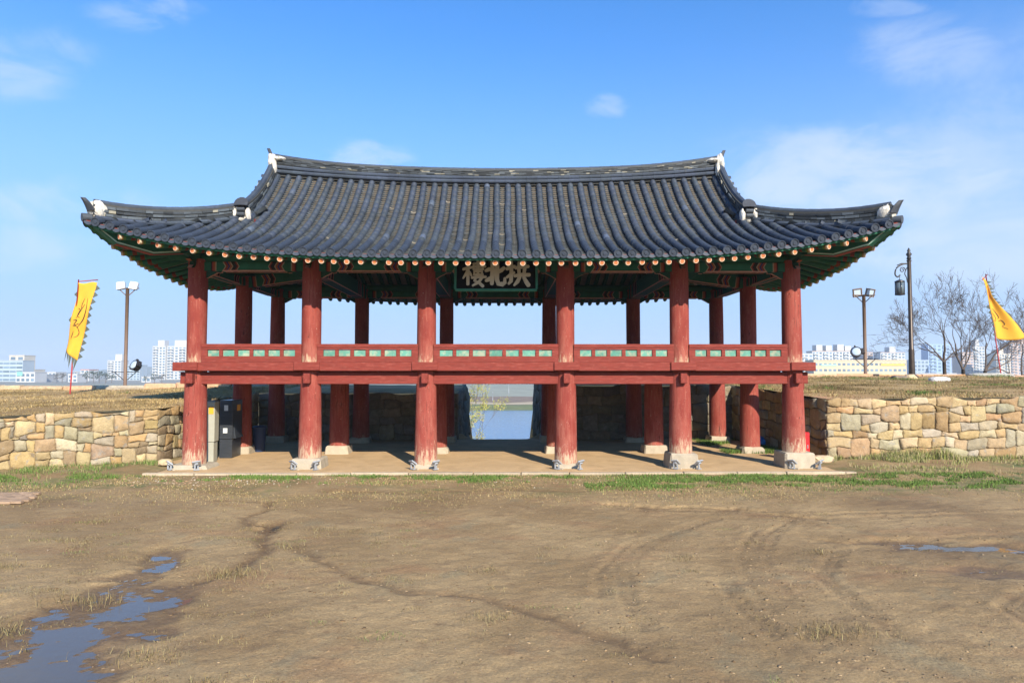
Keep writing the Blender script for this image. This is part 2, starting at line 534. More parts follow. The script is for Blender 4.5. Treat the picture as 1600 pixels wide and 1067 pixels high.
def tag(o, label=None, cat=None, group=None, kind=None):
    if label: o['label'] = label
    if cat: o['category'] = cat
    if group: o['group'] = group
    if kind: o['kind'] = kind
    return o


def thing(name, label, cat, loc=(0, 0, 0), rotz=0.0, group=None):
    o = link(name, None, None, loc, rotz)
    o.empty_display_size = 0.3
    return tag(o, label, cat, group)


def np_mesh(name, V, F, material, parent=None, cols=None, smooth=False):
    """big mesh from numpy arrays; F all of one size; cols per vertex"""
    V = np.asarray(V, np.float32); F = np.asarray(F, np.int32)
    me = bpy.data.meshes.new(name)
    n, k = F.shape
    me.vertices.add(len(V)); me.vertices.foreach_set('co', V.ravel())
    me.loops.add(n * k); me.loops.foreach_set('vertex_index', F.ravel())
    me.polygons.add(n)
    me.polygons.foreach_set('loop_start', np.arange(0, n * k, k, dtype=np.int32))
    if cols is not None:
        at = me.color_attributes.new('Col', 'FLOAT_COLOR', 'POINT')
        c4 = np.ones((len(V), 4), np.float32); c4[:, :3] = cols
        at.data.foreach_set('color', c4.ravel())
    me.materials.append(material)
    if smooth:
        me.polygons.foreach_set('use_smooth', np.ones(n, bool))
    me.update(calc_edges=True)
    me.validate()
    return link(name, me, parent)


def grid_faces(nu, nv):
    i = np.arange(nu - 1)[:, None] * nv + np.arange(nv - 1)[None, :]
    i = i.ravel()
    return np.stack([i, i + nv, i + nv + 1, i + 1], 1)


# ================================================================== GROUND
def polyline_dist(X, Y, pts):
    d = np.full(X.shape, 1e9)
    for (ax, ay), (bx, by) in zip(pts[:-1], pts[1:]):
        vx, vy = bx - ax, by - ay
        t = np.clip(((X - ax) * vx + (Y - ay) * vy) / (vx * vx + vy * vy + 1e-9), 0, 1)
        d = np.minimum(d, np.hypot(X - ax - t * vx, Y - ay - t * vy))
    return d


GULLIES = [([(-3.56, -6.26), (-3.47, -7.38), (-3.24, -7.96), (-3.21, -8.79), (-3.37, -9.3), (-3.68, -9.74), (-4.0, -10.1)], 0.075, 1.0),
           ([(-3.37, -7.58), (-2.42, -8.42), (-1.58, -9.51), (-0.81, -10.01), (0.0, -10.24), (0.67, -10.94), (1.18, -11.45), (1.6, -11.9)], 0.06, 0.75),
           ([(-5.56, -4.32), (-4.36, -4.54), (-4.1, -5.2), (-4.33, -6.0), (-4.0, -6.5), (-3.56, -6.3)], 0.07, 0.9),
           ([(-3.69, -3.33), (-1.75, -3.56), (-0.03, -3.14), (1.73, -3.41)], 0.09, 0.7)]
TRACKS = [[(5.67, -5.59), (4.36, -7.28), (3.68, -8.57), (3.42, -9.58), (3.3, -10.6), (3.39, -11.63), (3.43, -12.6)],
          [(5.38, -5.86), (4.13, -7.28), (3.46, -8.57), (3.2, -9.58), (3.05, -10.6), (3.1, -11.6)],
          [(2.83, -9.7), (2.75, -10.78), (2.8, -12.2)],
          [(3.88, -6.1), (2.29, -7.85), (1.69, -9.15), (1.56, -10.15), (1.58, -11.2)],
          [(3.6, -6.3), (2.05, -7.95), (1.45, -9.25), (1.3, -10.15)],
          [(2.78, -4.95), (4.5, -5.28), (5.43, -5.86), (7.29, -5.61), (9.83, -5.35)],
          [(2.78, -5.35), (4.5, -5.6), (5.43, -6.2), (7.29, -6.0), (9.83, -5.7)],
          [(9.5, -7.0), (6.8, -7.6), (4.9, -8.3), (4.1, -9.5), (3.95, -11.5)],
          [(9.5, -9.0), (7.0, -9.5), (5.6, -10.6), (5.2, -12.5)]]
PUD_Z = -0.115


def yard_height(X, Y):
    z = -0.055 + 0.018 * fbm(X * 0.45, Y * 0.45, 3, 3) + 0.013 * fbm(X * 1.6, Y * 1.6, 5, 4, 0.55) + 0.013 * fbm(X * 6, Y * 8, 9, 4, 0.65)
    wet = np.zeros_like(X); dark = np.zeros_like(X)
    wob = 0.10 * fbm(X * 2.2, Y * 2.2, 21, 3)
    for pts, w, s in GULLIES:
        d = np.abs(polyline_dist(X + wob, Y + wob, pts) + 0.10 * vnoise(X * 5, Y * 5, 4))
        g = np.exp(-(d / w) ** 2)
        z -= 0.030 * s * g
        wet = np.maximum(wet, s * np.exp(-(d / (w * 1.7)) ** 2))
    for i, pts in enumerate(TRACKS):
        d = polyline_dist(X + wob * 0.5, Y + wob * 0.5, pts)
        brk = np.clip(0.75 + 1.3 * vnoise(X * 0.9 + i * 3, Y * 0.9, 31), 0.1, 1)
        g = np.exp(-((d - 0.055) / 0.045) ** 2) - 0.55 * np.exp(-((d - 0.17) / 0.05) ** 2)
        tread = 0.6 + 0.8 * vnoise(X * 12, Y * 12, 8)
        z -= 0.021 * g * tread * brk
        dark = np.maximum(dark, 0.55 * np.exp(-(d / 0.08) ** 2) * brk * np.clip(0.4 + 1.6 * tread - 0.8, 0, 1))

    wx_ = 0.55 * fbm(X * 1.1, Y * 1.1, 151, 4, 0.6); wy_ = 0.45 * fbm(X * 1.1, Y * 1.1, 157, 4, 0.6)

    def basin(cx, cy, rx, ry, depth, rot=0.0):
        c, s_ = math.cos(rot), math.sin(rot)
        Xw = X + wx_; Yw = Y + wy_
        ux = ((Xw - cx) * c + (Yw - cy) * s_) / rx
        uy = (-(Xw - cx) * s_ + (Yw - cy) * c) / ry
        return depth * np.exp(-(ux * ux + uy * uy) ** 1.5)
    # shallow films of rain water: broken ground lying about at the level of the water
    zone = lambda *q: np.clip(basin(*q) * 1.6, 0, 1)
    film = np.maximum.reduce([zone(-4.4, -12.4, 1.5, 1.6, 1), zone(-3.95, -10.6, 0.85, 1.2, 1, 0.1), zone(-4.4, -8.9, 0.36, 1.5, 0.8, -0.05), zone(-5.3, -11.2, 0.7, 0.8, .8),
                              zone(7.1, -8.15, 0.75, 0.36, 1), zone(5.9, -7.7, 1.0, 0.2, 0.8, -0.05), zone(8.3, -8.6, 0.8, 0.45, .9), zone(6.6, -9.2, 0.9, 0.4, .7),
                              zone(3.2, -5.2, 0.6, 0.16, 1), zone(4.45, -5.35, 0.45, 0.14, 1), zone(2.5, -5.0, 0.25, 0.12, .8), zone(5.3, -5.9, 0.5, 0.10, .8, -.4),
                              zone(6.4, -8.1, 0.7, 0.3, .9), zone(-3.85, -6.5, 0.10, 0.3, .9)])
    deep = basin(-4.5, -12.9, 1.3, 1.2, 0.015) + basin(-4.0, -10.8, 0.3, 0.7, 0.006, 0.1) + basin(6.9, -8.1, 0.55, 0.2, 0.020) + basin(3.3, -5.2, 0.4, 0.07, 0.014) + basin(4.5, -5.35, 0.25, 0.06, 0.014)
    rough_ = 0.018 * fbm(X * 2.6, Y * 3.6, 131, 6, 0.70) + 0.007 * fbm(X * 13, Y * 17, 133, 2)
    ps = film * 0.02
    z = z * (1 - film) + film * (PUD_Z + 0.0020 - deep + rough_)
    # trampled, clod-strewn belts
    clod = np.clip(fbm(X * 0.7, Y * 0.7, 141, 3) * 2.2 + 0.2, 0, 1)
    z += clod * (0.014 * np.abs(fbm(X * 9, Y * 11, 143, 3, 0.6)) - 0.003) * (1 - film)
    wet = np.maximum(wet, np.clip((PUD_Z + 0.032 - z) / 0.026, 0, 1) * np.clip(film * 2, 0, 1))
    # damp brown belts
    damp = np.exp(-((Y + 4.9 + 0.5 * vnoise(X * 0.4, X * 0, 6)) / 0.9) ** 2) * np.clip(0.5 + 1.5 * vnoise(X * 0.5, Y * 0.9, 44), 0, 1)
    damp = np.maximum(damp, 0.8 * np.exp(-(((X - 7.0) / 3.0) ** 2 + ((Y + 8.6) / 1.5) ** 2)) * np.clip(0.5 + 1.6 * vnoise(X * 1.2, Y * 1.2, 45), 0, 1))
    damp = np.maximum(damp, 0.7 * np.exp(-(((X + 4.2) / 1.5) ** 2 + ((Y + 14.6) / 3.0) ** 2)) * np.clip(0.5 + 1.6 * vnoise(X * 1.2, Y * 1.2, 46), 0, 1))
    wet = np.maximum(wet, 0.6 * damp)
    grn = np.clip((Y + 4.6) / 2.0, 0, 1) * np.clip(0.35 + 1.6 * vnoise(X * 0.8, Y * 1.5, 51), 0, 1)
    # level shoulder towards the kerb and the walls
    k = np.clip((Y + 3.2) / 1.8, 0, 1)
    z = z * (1 - k) + (-0.045 + 0.35 * (z + 0.055)) * k
    k2 = np.clip((np.abs(X) - 8.4) / 1.2, 0, 1) * np.clip((Y + 2.5) / 2.5, 0, 1)
    z = z + 0.09 * k2
    return z, wet, grn, dark


def axis_steps(segs):
    out = []
    for a, b, s in segs:
        out.append(np.arange(a, b - 1e-6, s))
    out.append(np.array([segs[-1][1]]))
    return np.concatenate(out)


def make_yard():
    xs = axis_steps([(-60, -14, 1.0), (-14, -6, 0.07), (-6, 6, 0.04), (6, 14, 0.07), (14, 60, 1.0)])
    ys = axis_steps([(-60, -15, 1.0), (-15, -13.4, 0.2), (-13.4, -8.5, 0.035), (-8.5, -1.12, 0.05)])
    X, Y = np.meshgrid(xs, ys, indexing='ij')
    z, wet, grn, dark = yard_height(X, Y)
    V = np.stack([X, Y, z], -1).reshape(-1, 3)
    cols = np.stack([wet, grn, dark], -1).reshape(-1, 3)
    o = np_mesh('ground', V, grid_faces(len(xs), len(ys)), M['mud'], None, cols, True)
    tag(o, kind='structure')
    # aprons beside the paved court, up to the feet of the walls
    for nm, xa, xb in (('ground', -60.0, -8.30), ('ground', 8.5, 60.0)):
        xs = np.unique(np.concatenate([np.linspace(xa, xb, 40), np.linspace(max(xa, -15), min(xb, 19), 90)]))
        ys = np.arange(-1.12, 3.2, 0.08)
        X, Y = np.meshgrid(xs, ys, indexing='ij')
        z, wet, grn, dark = yard_height(X, Y)
        V = np.stack([X, Y, z], -1).reshape(-1, 3)
        o = np_mesh(nm, V, grid_faces(len(xs), len(ys)), M['mud'], None, np.stack([wet, grn, dark], -1).reshape(-1, 3), True)
        tag(o, kind='structure')
    # the wide country around, one sheet to the horizon behind the camera
    V = [(-3000, -3000, -0.5), (3000, -3000, -0.5), (3000, 3, -0.5), (-3000, 3, -0.5)]
    o = np_mesh('field', V, [(0, 1, 2, 3)], M['turf'], None, np.zeros((4, 3)))
    tag(o, kind='structure')
    for x0, x1, y0, y1 in ((-6.2, -2.6, -13.6, -7.6), (5.0, 9.4, -9.2, -7.2), (2.0, 6.0, -6.2, -4.8), (-4.05, -3.35, -6.9, -5.9)):
        o = np_mesh('puddle', [(x0, y0, PUD_Z), (x1, y0, PUD_Z), (x1, y1, PUD_Z), (x0, y1, PUD_Z)], [(0, 1, 2, 3)], M['puddle'])
        tag(o, kind='structure')


make_yard()


def court_z(X, Y):
    z = 0.012 * fbm(X * 0.7, Y * 0.7, 61, 3) + 0.008 * fbm(X * 4, Y * 4, 62, 3)
    z = z - 0.055 * np.clip(Y - 7.0, 0, None) ** 1.6 * (Y > 7.0)
    z = np.where(Y > 9.3, -0.055 * 2.3 ** 1.6 - 0.30 * (Y - 9.3), z)
    edge = np.clip((np.abs(X - 0.1) - 0.9) / 0.6, 0, 1)
    z = z + np.where(Y > 8.0, 0.22 * edge ** 2, 0)
    return z


def make_court():
    xs = np.arange(-9.6, 9.81, 0.1); ys = np.arange(-0.96, 7.61, 0.1)
    X, Y = np.meshgrid(xs, ys, indexing='ij')
    z = court_z(X, Y)
    z[:, 0] = -0.02
    X = np.where(Y < 0.75, np.clip(X, -8.40, 8.60), X)
    o = np_mesh('court_floor', np.stack([X, Y, z], -1).reshape(-1, 3), grid_faces(len(xs), len(ys)), M['sand'], None, None, True)
    tag(o, kind='structure')
    xs = np.arange(-2.0, 2.21, 0.1); ys = np.arange(7.6, 45, 0.12)
    X, Y = np.meshgrid(xs, ys, indexing='ij')
    z = np.maximum(court_z(X, Y), -10.3)
    o = np_mesh('gate_path', np.stack([X, Y, z], -1).reshape(-1, 3), grid_faces(len(xs), len(ys)), M['sand'], None, None, True)
    tag(o, kind='structure')
    kb = thing('kerb', 'long low concrete kerb along the front of the pavilion court', 'kerb', (0, 0, 0))
    kb['kind'] = 'structure'
    del kb['category']
    x = -8.60
    while x < 8.8:
        w = rng.uniform(1.1, 1.6)
        x1 = min(x + w, 8.95)
        mb = MB()
        mb.bbox(0, x1 - x - 0.018, -0.09, 0.09, -0.16, 0.012, 0.014)
        mb.build('kerb_stone', M['kerb'], kb, loc=(x, -1.03 + rng.uniform(-.012, .012), rng.uniform(-.008, .004)), rotz=rng.uniform(-.004, .004))
        x = x1
    # corner of a brick paved walk at the left
    pv = link('paved_path', None); pv['kind'] = 'structure'
    mb = MB().bbox(0, 0.20, 0, 0.10, -0.05, 0.0, 0.006)
    me = mb.mesh('paver', M['paver'])
    for i in range(11):
        for j in range(10):
            px = -11.25 + i * 0.206 + (0.103 if j % 2 else 0)
            py = -4.75 + j * 0.106
            if px > -8.75 - 0.045 * j * 1.0 - 0.3: continue
            link('paver', me, pv, (px, py, 0.012 + rng.uniform(-.004, .004)))


make_court()


# ================================================================== EMBANKMENTS
def yf_left(x):            # face of the left front wall
    return 0.9 + (x + 9.25) * 0.462


LX = lambda y: -9.25 + (y - 0.9) * 0.07       # return faces of the court
RX = lambda y: 9.30 - (y - 1.2) * 0.10
PL, PR = -1.50, 1.70
YB = 7.35                                     # face of the back walls


def emb_left(x, y):
    x = np.asarray(x, float); y = np.asarray(y, float)
    d = y - (0.9 + (np.clip(x, -16, -9.25) + 9.25) * 0.462)
    z = 1.46 + 0.03 * (np.clip(x, -16, 0) + 9.25) * (x < -9.25) + np.clip(d, 0, 12) * 0.037
    z = z + 0.03 * fbm(x * 0.8, y * 0.8, 71, 4)
    return np.where(y > 13, np.maximum(z - (y - 13) * 0.42, -10.4), z)


def emb_right(x, y):
    x = np.asarray(x, float); y = np.asarray(y, float)
    z = 1.72 + np.clip(y - 1.2, 0, 11.5) * 0.046 + 0.02 * np.clip(x - 9, 0, 6) * 0.4
    z = z + 0.04 * fbm(x * 0.8, y * 0.8, 72, 4)
    return np.where(y > 13.2, np.maximum(z - (y - 13.2) * 0.42, -10.4), z)


def make_emb():
    def build(name, side):
        patches = []
        # A: beside the court, B: behind the court up to the gate passage, then down to the river
        u = np.concatenate([np.linspace(0, 0.93, 60)[:-1], np.linspace(0.93, 1, 40)])
        v = np.linspace(0, 1, 60)
        Uu, Vv = np.meshgrid(u, v, indexing='ij')
        if side < 0:
            y0 = lambda x: np.maximum(yf_left(x), -3.3)
            Y = np.zeros_like(Uu); X = np.zeros_like(Uu)
            for it in range(4):
                ye = Y if it else 0.9 + Vv * (YB - 0.9)
                xe = LX(ye) - 0.02
                X = -110 + (xe + 110) * Uu
                yl = y0(np.minimum(X, -9.25)) + 0.02
                Y = yl + (YB - yl) * Vv
            Z = emb_left(X, Y)
        else:
            Y = 1.22 + (YB - 1.22) * Vv
            xe = RX(Y) + 0.02
            X = 110 + (xe - 110) * Uu
            Z = emb_right(X, Y)
        # ragged, sagging turf lip at the wall heads
        grn = np.clip(2.2 * vnoise(X * 0.7, Y * 1.1, 81) - (0.35 if side > 0 else 1.0), 0, 1)
        bare = np.clip(2.0 * vnoise(X * 0.5, Y * 0.9, 82) - 0.45, 0, 1) * 0.8
        if side > 0:
            bare = np.maximum(bare, np.exp(-(np.hypot(X - 9.6, Y - 1.6) / 1.0) ** 2))
        cols = np.stack([bare, grn, 0 * grn], -1).reshape(-1, 3)
        patches.append((np.stack([X, Y, Z], -1).reshape(-1, 3), grid_faces(*X.shape), cols))
        xs = np.concatenate([np.linspace(110, 22, 25)[:-1], np.linspace(22, abs(PL if side < 0 else PR) + 0.02, 90)]) * side
        ys = np.concatenate([np.arange(YB, 14, 0.12), np.arange(14, 46, 0.8)])
        X, Y = np.meshgrid(xs, ys, indexing='ij')
        Z = emb_left(X, Y) if side < 0 else emb_right(X, Y)
        bare = np.exp(-((Y - (11.2 if side < 0 else 12.3)) / (0.55 if side < 0 else 0.5)) ** 2)
        grn = np.clip(2.2 * vnoise(X * 0.7, Y * 1.1, 81) - (0.35 if side > 0 else 1.0), 0, 1) * (1 - bare)
        patches.append((np.stack([X, Y, Z], -1).reshape(-1, 3), grid_faces(*X.shape), np.stack([bare, grn, 0 * grn], -1).reshape(-1, 3)))
        V = []; F = []; C = []; off = 0
        for a, b, c in patches:
            V.append(a); F.append(b + off); C.append(c); off += len(a)
        o = np_mesh(name, np.concatenate(V), np.concatenate(F), M['turf'], None, np.concatenate(C), True)
        tag(o, kind='structure')
    build('embankment', -1)
    build('embankment', 1)


make_emb()

PAL_L = [(0.56, 0.45, 0.29), (0.52, 0.40, 0.24), (0.47, 0.36, 0.21), (0.44, 0.40, 0.31), (0.58, 0.51, 0.38), (0.38, 0.35, 0.29), (0.52, 0.36, 0.20), (0.36, 0.28, 0.19), (0.60, 0.49, 0.31)]
PAL_R = [(0.55, 0.44, 0.29), (0.52, 0.39, 0.23), (0.48, 0.37, 0.23), (0.46, 0.42, 0.33), (0.57, 0.50, 0.38), (0.43, 0.40, 0.34), (0.53, 0.35, 0.20), (0.42, 0.30, 0.18), (0.56, 0.43, 0.26)]


def _warm(pal, k=1.0):
    return [(a * 0.76 * k, b * 0.71 * k, c * 0.60 * k) for a, b, c in pal]


PAL_L = _warm(PAL_L); PAL_R = _warm(PAL_R)
PAL_B = [(a * 0.62, b * 0.62, c * 0.62) for a, b, c in [(0.42, 0.34, 0.23), (0.36, 0.30, 0.21), (0.33, 0.29, 0.22), (0.30, 0.27, 0.22)]]      # greyer back and passage stones, colours also darkened to imitate under-deck shade


def stone_mesh(outline, depth, bulge, r):
    """outline: list of (s, h) round the face of the stone; local -Y is outwards"""
    n = len(outline)
    cx = sum(p[0] for p in outline) / n; cz = sum(p[1] for p in outline) / n
    V = []; F = []
    tilt = r.uniform(-0.10, 0.10); tz = r.uniform(-0.12, 0.12)
    for (s, h) in outline:
        V.append((s - cx, depth, h - cz))
    for (s, h) in outline:
        V.append((s - cx, 0.0, h - cz))
    for (s, h) in outline:
        q = r.uniform(0.74, 0.93)
        x, z = (s - cx) * q, (h - cz) * q
        V.append((x, -bulge * r.uniform(0.55, 1.15) + x * tilt + z * tz, z))
    V.append((r.uniform(-.02, .02), -bulge * 1.2, r.uniform(-.02, .02)))
    for i in range(n):
        j = (i + 1) % n
        F += [(i, j, n + j, n + i), (n + i, n + j, 2 * n + j, 2 * n + i), (2 * n + i, 2 * n + j, 3 * n)]
    mb = MB(); mb.add(V, F)
    return mb, cx, cz


def lay_stones(root, path, zb, zt, ncourse, wr, pal, seed, flip=1, tall=0.14, smax=None):
    """irregular coursed rubble along a straight run from path[0] to path[1]; outward side to the right of the run times flip"""
    r = random.Random(seed)
    (ax, ay), (bx, by) = path
    L = math.hypot(bx - ax, by - ay)
    tx, ty = (bx - ax) / L, (by - ay) / L
    yaw = math.atan2(ty, tx)
    out = (ty * flip, -tx * flip)
    phase = [r.uniform(0, 9) for _ in range(ncourse + 1)]
    frac = [0.0]
    for k in range(ncourse):
        frac.append(frac[-1] + r.uniform(0.75, 1.25))
    frac = [f / frac[-1] for f in frac]

    def bnd(k, s):
        k = max(0, min(ncourse, k))
        x, y = ax + tx * s, ay + ty * s
        b, t = zb(x, y), zt(x, y)
        w = 0.0 if k in (0,) else 0.040
        return b + (t - b) * frac[k] + w * math.sin(s * 2.6 + phase[k]) + w * 0.8 * math.sin(s * 5.9 + 2 * phase[k])
    blocked = {k: [] for k in range(ncourse + 2)}
    cnt = 0
    for k in range(ncourse):
        s = 0.0
        first = True
        tl = 0.0
        while s < L - 0.04:
            hit = next((b for b in blocked[k] if b[0] - 0.05 <= s < b[1] - 0.01), None)
            if hit:
                s = hit[1]; first = False; tl = 0.0
                continue
            nxt = min([b[0] for b in blocked[k] if b[0] > s] + [L])
            w = r.uniform(*wr) * (1.25 if k == 0 else 1.0)
            if first: w *= r.choice((0.7, 1.0, 1.5))
            first = False
            s1 = s + w
            if nxt - s1 < wr[0] * 0.6: s1 = nxt
            s1 = min(s1, nxt)
            top = k + 1
            if k < ncourse - 1 and r.random() < tall and s1 - s < 0.6 and s > 0.3:
                top = k + 2
                blocked[k + 1].append((s, s1))
            g = r.uniform(-0.006, 0.005)
            tr = 0.0 if s1 >= nxt - 1e-6 else r.uniform(-0.05, 0.05)
            tu, td = r.uniform(-0.004, 0.020), r.uniform(-0.004, 0.010)
            lo0, lo1 = bnd(k, s), bnd(k, s1)
            hi0, hi1 = bnd(top, s) - tu, bnd(top, s1) - tu * r.uniform(0, 1)
            lo0 += td; lo1 += td * r.uniform(0, 1)
            m = (s + s1) / 2
            lom, him = bnd(k, m) + td * .5, bnd(top, m) - tu * .8
            w = s1 - s; h = him - lom
            c = min(w, h) * r.uniform(0.07, 0.20)
            jx = lambda q: r.uniform(-q, q); e1, e2 = jx(.02), jx(.02)
            P = [(s + g, lo0 + g + c * r.uniform(.5, 1.3)), (s + g + c * r.uniform(.5, 1.5), lo0 + g), (m + jx(.1 * w), lom + g + r.uniform(-.006, .022)),
                 (s1 - g - c * r.uniform(.5, 1.5), lo1 + g), (s1 - g, lo1 + g + c * r.uniform(.5, 1.3)), (s1 - g - r.uniform(-.004, .026), (lo1 + hi1) / 2 + jx(.03)),
                 (s1 - g, hi1 - g - c * r.uniform(.5, 1.3)), (s1 - g - c * r.uniform(.5, 1.6), hi1 - g), (m + jx(.1 * w), him - g - r.uniform(-.006, .022)),
                 (s + g + c * r.uniform(.5, 1.6), hi0 - g), (s + g, hi0 - g - c * r.uniform(.5, 1.3)), (s + g + r.uniform(-.004, .026), (lo0 + hi0) / 2 + jx(.03))]
            P = [(a + (tl * (1 - (a - s) / w) + tr * ((a - s) / w)) * ((b - lom) / max(h, .01) - .5) * 2 * .5, b) for a, b in P]
            tl = tr
            mb, cs, ch = stone_mesh(P, 0.16, r.uniform(0.010, 0.036), r)
            px, py = ax + tx * cs, ay + ty * cs
            pr = r.uniform(-0.024, 0.026)
            if flip < 0:
                mb.v = [(-x, y, z) for x, y, z in mb.v]
                mb.f = [tuple(reversed(f)) for f in mb.f]
            me = mb.mesh('stone', M['stone'], True)
            o = link('stone', me, root, (px + out[0] * pr, py + out[1] * pr, ch), yaw + (math.pi if flip < 0 else 0))
            c0 = r.choice(pal); f = r.uniform(0.76, 1.14)
            o.color = (c0[0] * f, c0[1] * f * r.uniform(.96, 1.04), c0[2] * f * r.uniform(.92, 1.1), 1)
            cnt += 1
            s = s1
    return cnt


def wall_core(root, runs, zb, zt):
    """the earth behind the stones, seen only in the joints"""
    mb = MB()
    for (ax, ay), (bx, by), flip in runs:
        L = math.hypot(bx - ax, by - ay); tx, ty = (bx - ax) / L, (by - ay) / L
        ox, oy = ty * flip, -tx * flip
        n = max(2, int(L / 0.5))
        V = []; F = []
        for i in range(n + 1):
            s = L * i / n
            x, y = ax + tx * s, ay + ty * s
            t = zt(x, y) - 0.05
            for q in (0.028, 0.5):
                V.append((x - ox * q, y - oy * q, -0.6)); V.append((x - ox * q, y - oy * q, t))
        for i in range(n):
            a = i * 4; b = a + 4
            F += [(a, b, b + 1, a + 1), (a + 1, b + 1, b + 3, a + 3), (a + 2, a + 3, b + 3, b + 2)]
        F += [(0, 1, 3, 2), (n * 4, n * 4 + 2, n * 4 + 3, n * 4 + 1)]
        mb.add(V, F)
    mb.build('wall_core', M['joint'], root)


zt_l = lambda x, y: float(emb_left(x, y)) - 0.015
zt_r = lambda x, y: float(emb_right(x, y)) - 0.015
zb_l = lambda x, y: 0.02 if x < -9 else -0.03 - 0.06 * max(0, min(y, 9.3) - 7.0) ** 1.6 - max(0, y - 9.3) * 0.4
zb_r = lambda x, y: 0.05 if x > 9.2 else -0.03 - 0.06 * max(0, min(y, 9.3) - 7.0) ** 1.6 - max(0, y - 9.3) * 0.4
wl = thing('stone_wall', 'rubble stone retaining wall left of the pavilion, tan and orange blocks', 'stone wall', (-9.25, 0.9, 0))
wl.location = (0, 0, 0)
n1 = lay_stones(wl, ((-9.25, 0.9), (-16.5, yf_left(-16.5))), zb_l, zt_l, 8, (0.14, 0.52), PAL_L, 5, -1, 0.30)
n2 = lay_stones(wl, ((-9.26, 0.93), (LX(YB), YB)), zb_l, zt_l, 6, (0.28, 0.62), PAL_L, 6, 1)
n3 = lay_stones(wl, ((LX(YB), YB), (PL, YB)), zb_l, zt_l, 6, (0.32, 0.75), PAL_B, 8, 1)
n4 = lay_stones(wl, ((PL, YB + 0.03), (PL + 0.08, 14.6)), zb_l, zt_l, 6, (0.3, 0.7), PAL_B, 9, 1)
wall_core(wl, [((-9.25, 0.9), (-16.5, yf_left(-16.5)), -1), ((-9.26, 0.93), (LX(YB), YB), 1), ((LX(YB), YB), (PL, YB), 1), ((PL, YB + 0.03), (PL + 0.08, 14.6), 1)], zb_l, zt_l)
wr = thing('stone_wall', 'rubble stone retaining wall right of the pavilion, weeds along its foot', 'stone wall', (0, 0, 0))
m1 = lay_stones(wr, ((9.30, 1.2), (18.5, 1.2)), zb_r, zt_r, 7, (0.22, 0.60), PAL_R, 15, 1, 0.16)
m2 = lay_stones(wr, ((9.31, 1.23), (RX(YB), YB)), zb_r, zt_r, 6, (0.28, 0.6), PAL_R, 16, -1)
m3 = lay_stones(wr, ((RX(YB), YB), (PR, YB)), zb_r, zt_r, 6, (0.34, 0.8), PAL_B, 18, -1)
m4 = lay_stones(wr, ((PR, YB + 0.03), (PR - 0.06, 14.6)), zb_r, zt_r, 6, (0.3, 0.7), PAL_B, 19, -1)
wall_core(wr, [((9.30, 1.2), (18.5, 1.2), 1), ((9.31, 1.23), (RX(YB), YB), -1), ((RX(YB), YB), (PR, YB), -1), ((PR, YB + 0.03), (PR - 0.06, 14.6), -1)], zb_r, zt_r)
print('stones', n1, n2, n3, n4, m1, m2, m3, m4)


def rock(name, label, loc, size, col, seed, parent=None, cat='rock'):
    r = random.Random(seed)
    bm = bmesh.new()
    bmesh.ops.create_icosphere(bm, subdivisions=2, radius=0.5)
    for v in bm.verts:
        n = 1 + 0.35 * float(vnoise(v.co.x * 3 + seed, v.co.y * 3 + v.co.z * 2, seed))
        v.co = Vector((v.co.x * size[0], v.co.y * size[1], v.co.z * size[2])) * n
        for ax in range(3):
            lim = size[ax] * 0.40
            v.co[ax] = max(-lim, min(lim, v.co[ax]))
    me = bpy.data.meshes.new(name)
    bm.to_mesh(me); bm.free()
    me.materials.append(M['stone'])
    o = link(name, me, parent, loc, r.uniform(0, 0.3) if parent is None else 0)
    o.color = (*col, 1)
    if label: tag(o, label, cat)
    return o


# low stone edging on the crest of the left bank
ed = thing('stone_edging', 'low row of pinkish stones along the crest of the left bank', 'stone edging', (0, 0, 0))
x = -30.0
r_ = random.Random(3)
while x < -8.5:
    w = r_.uniform(0.8, 2.2)
    mb = MB(); h = r_.uniform(0.17, 0.27)
    mb.bbox(-w / 2 + .01, w / 2 - .01, -0.22, 0.22, -0.1, h, 0.05)
    mb.v = [(a + r_.uniform(-.03, .03), b + r_.uniform(-.03, .03), c + r_.uniform(-.025, .025)) for a, b, c in mb.v]
    o = mb.build('stone', M['stone'], ed, loc=(x + w / 2, 12.3 + r_.uniform(-.04, .04), float(emb_left(x + w / 2, 12.3))))
    c0 = r_.choice([(0.52, 0.31, 0.19), (0.50, 0.36, 0.22), (0.42, 0.36, 0.27), (0.55, 0.34, 0.2), (0.36, 0.31, 0.25)])
    o.color = (*c0, 1)
    x += w
ed2 = thing('stone_edging', 'low row of orange earthy stones along the crest of the right bank', 'stone edging', (0, 0, 0))
x = 8.5
while x < 34:
    w = r_.uniform(0.9, 2.4)
    mb = MB(); h = r_.uniform(0.05, 0.11)
    mb.bbox(-w / 2 + .005, w / 2 - .005, -0.25, 0.25, -0.15, h, 0.03)
    mb.v = [(a + r_.uniform(-.03, .03), b + r_.uniform(-.03, .03), c + r_.uniform(-.02, .02)) for a, b, c in mb.v]
    o = mb.build('stone', M['stone'], ed2, loc=(x + w / 2, 12.9 + r_.uniform(-.04, .04), float(emb_right(x + w / 2, 12.9))))
    c0 = r_.choice([(0.58, 0.30, 0.15), (0.60, 0.33, 0.18), (0.52, 0.32, 0.19), (0.57, 0.36, 0.22)])
    o.color = (*c0, 1)
    x += w
rock('rock', 'long pale grey rock lying on the right bank', (17.55, 9.0, 2.12), (1.0, 0.5, 0.42), (0.58, 0.56, 0.52), 4)
rock('rock', 'dark brown rock on the right bank beside the street lamp', (16.85, 10.6, 2.2), (0.75, 0.5, 0.36), (0.22, 0.17, 0.13), 5)
rock('rock', 'rounded tan rock at the foot of the street lamp', (17.35, 10.6, 2.22), (0.6, 0.45, 0.42), (0.54, 0.40, 0.24), 6)
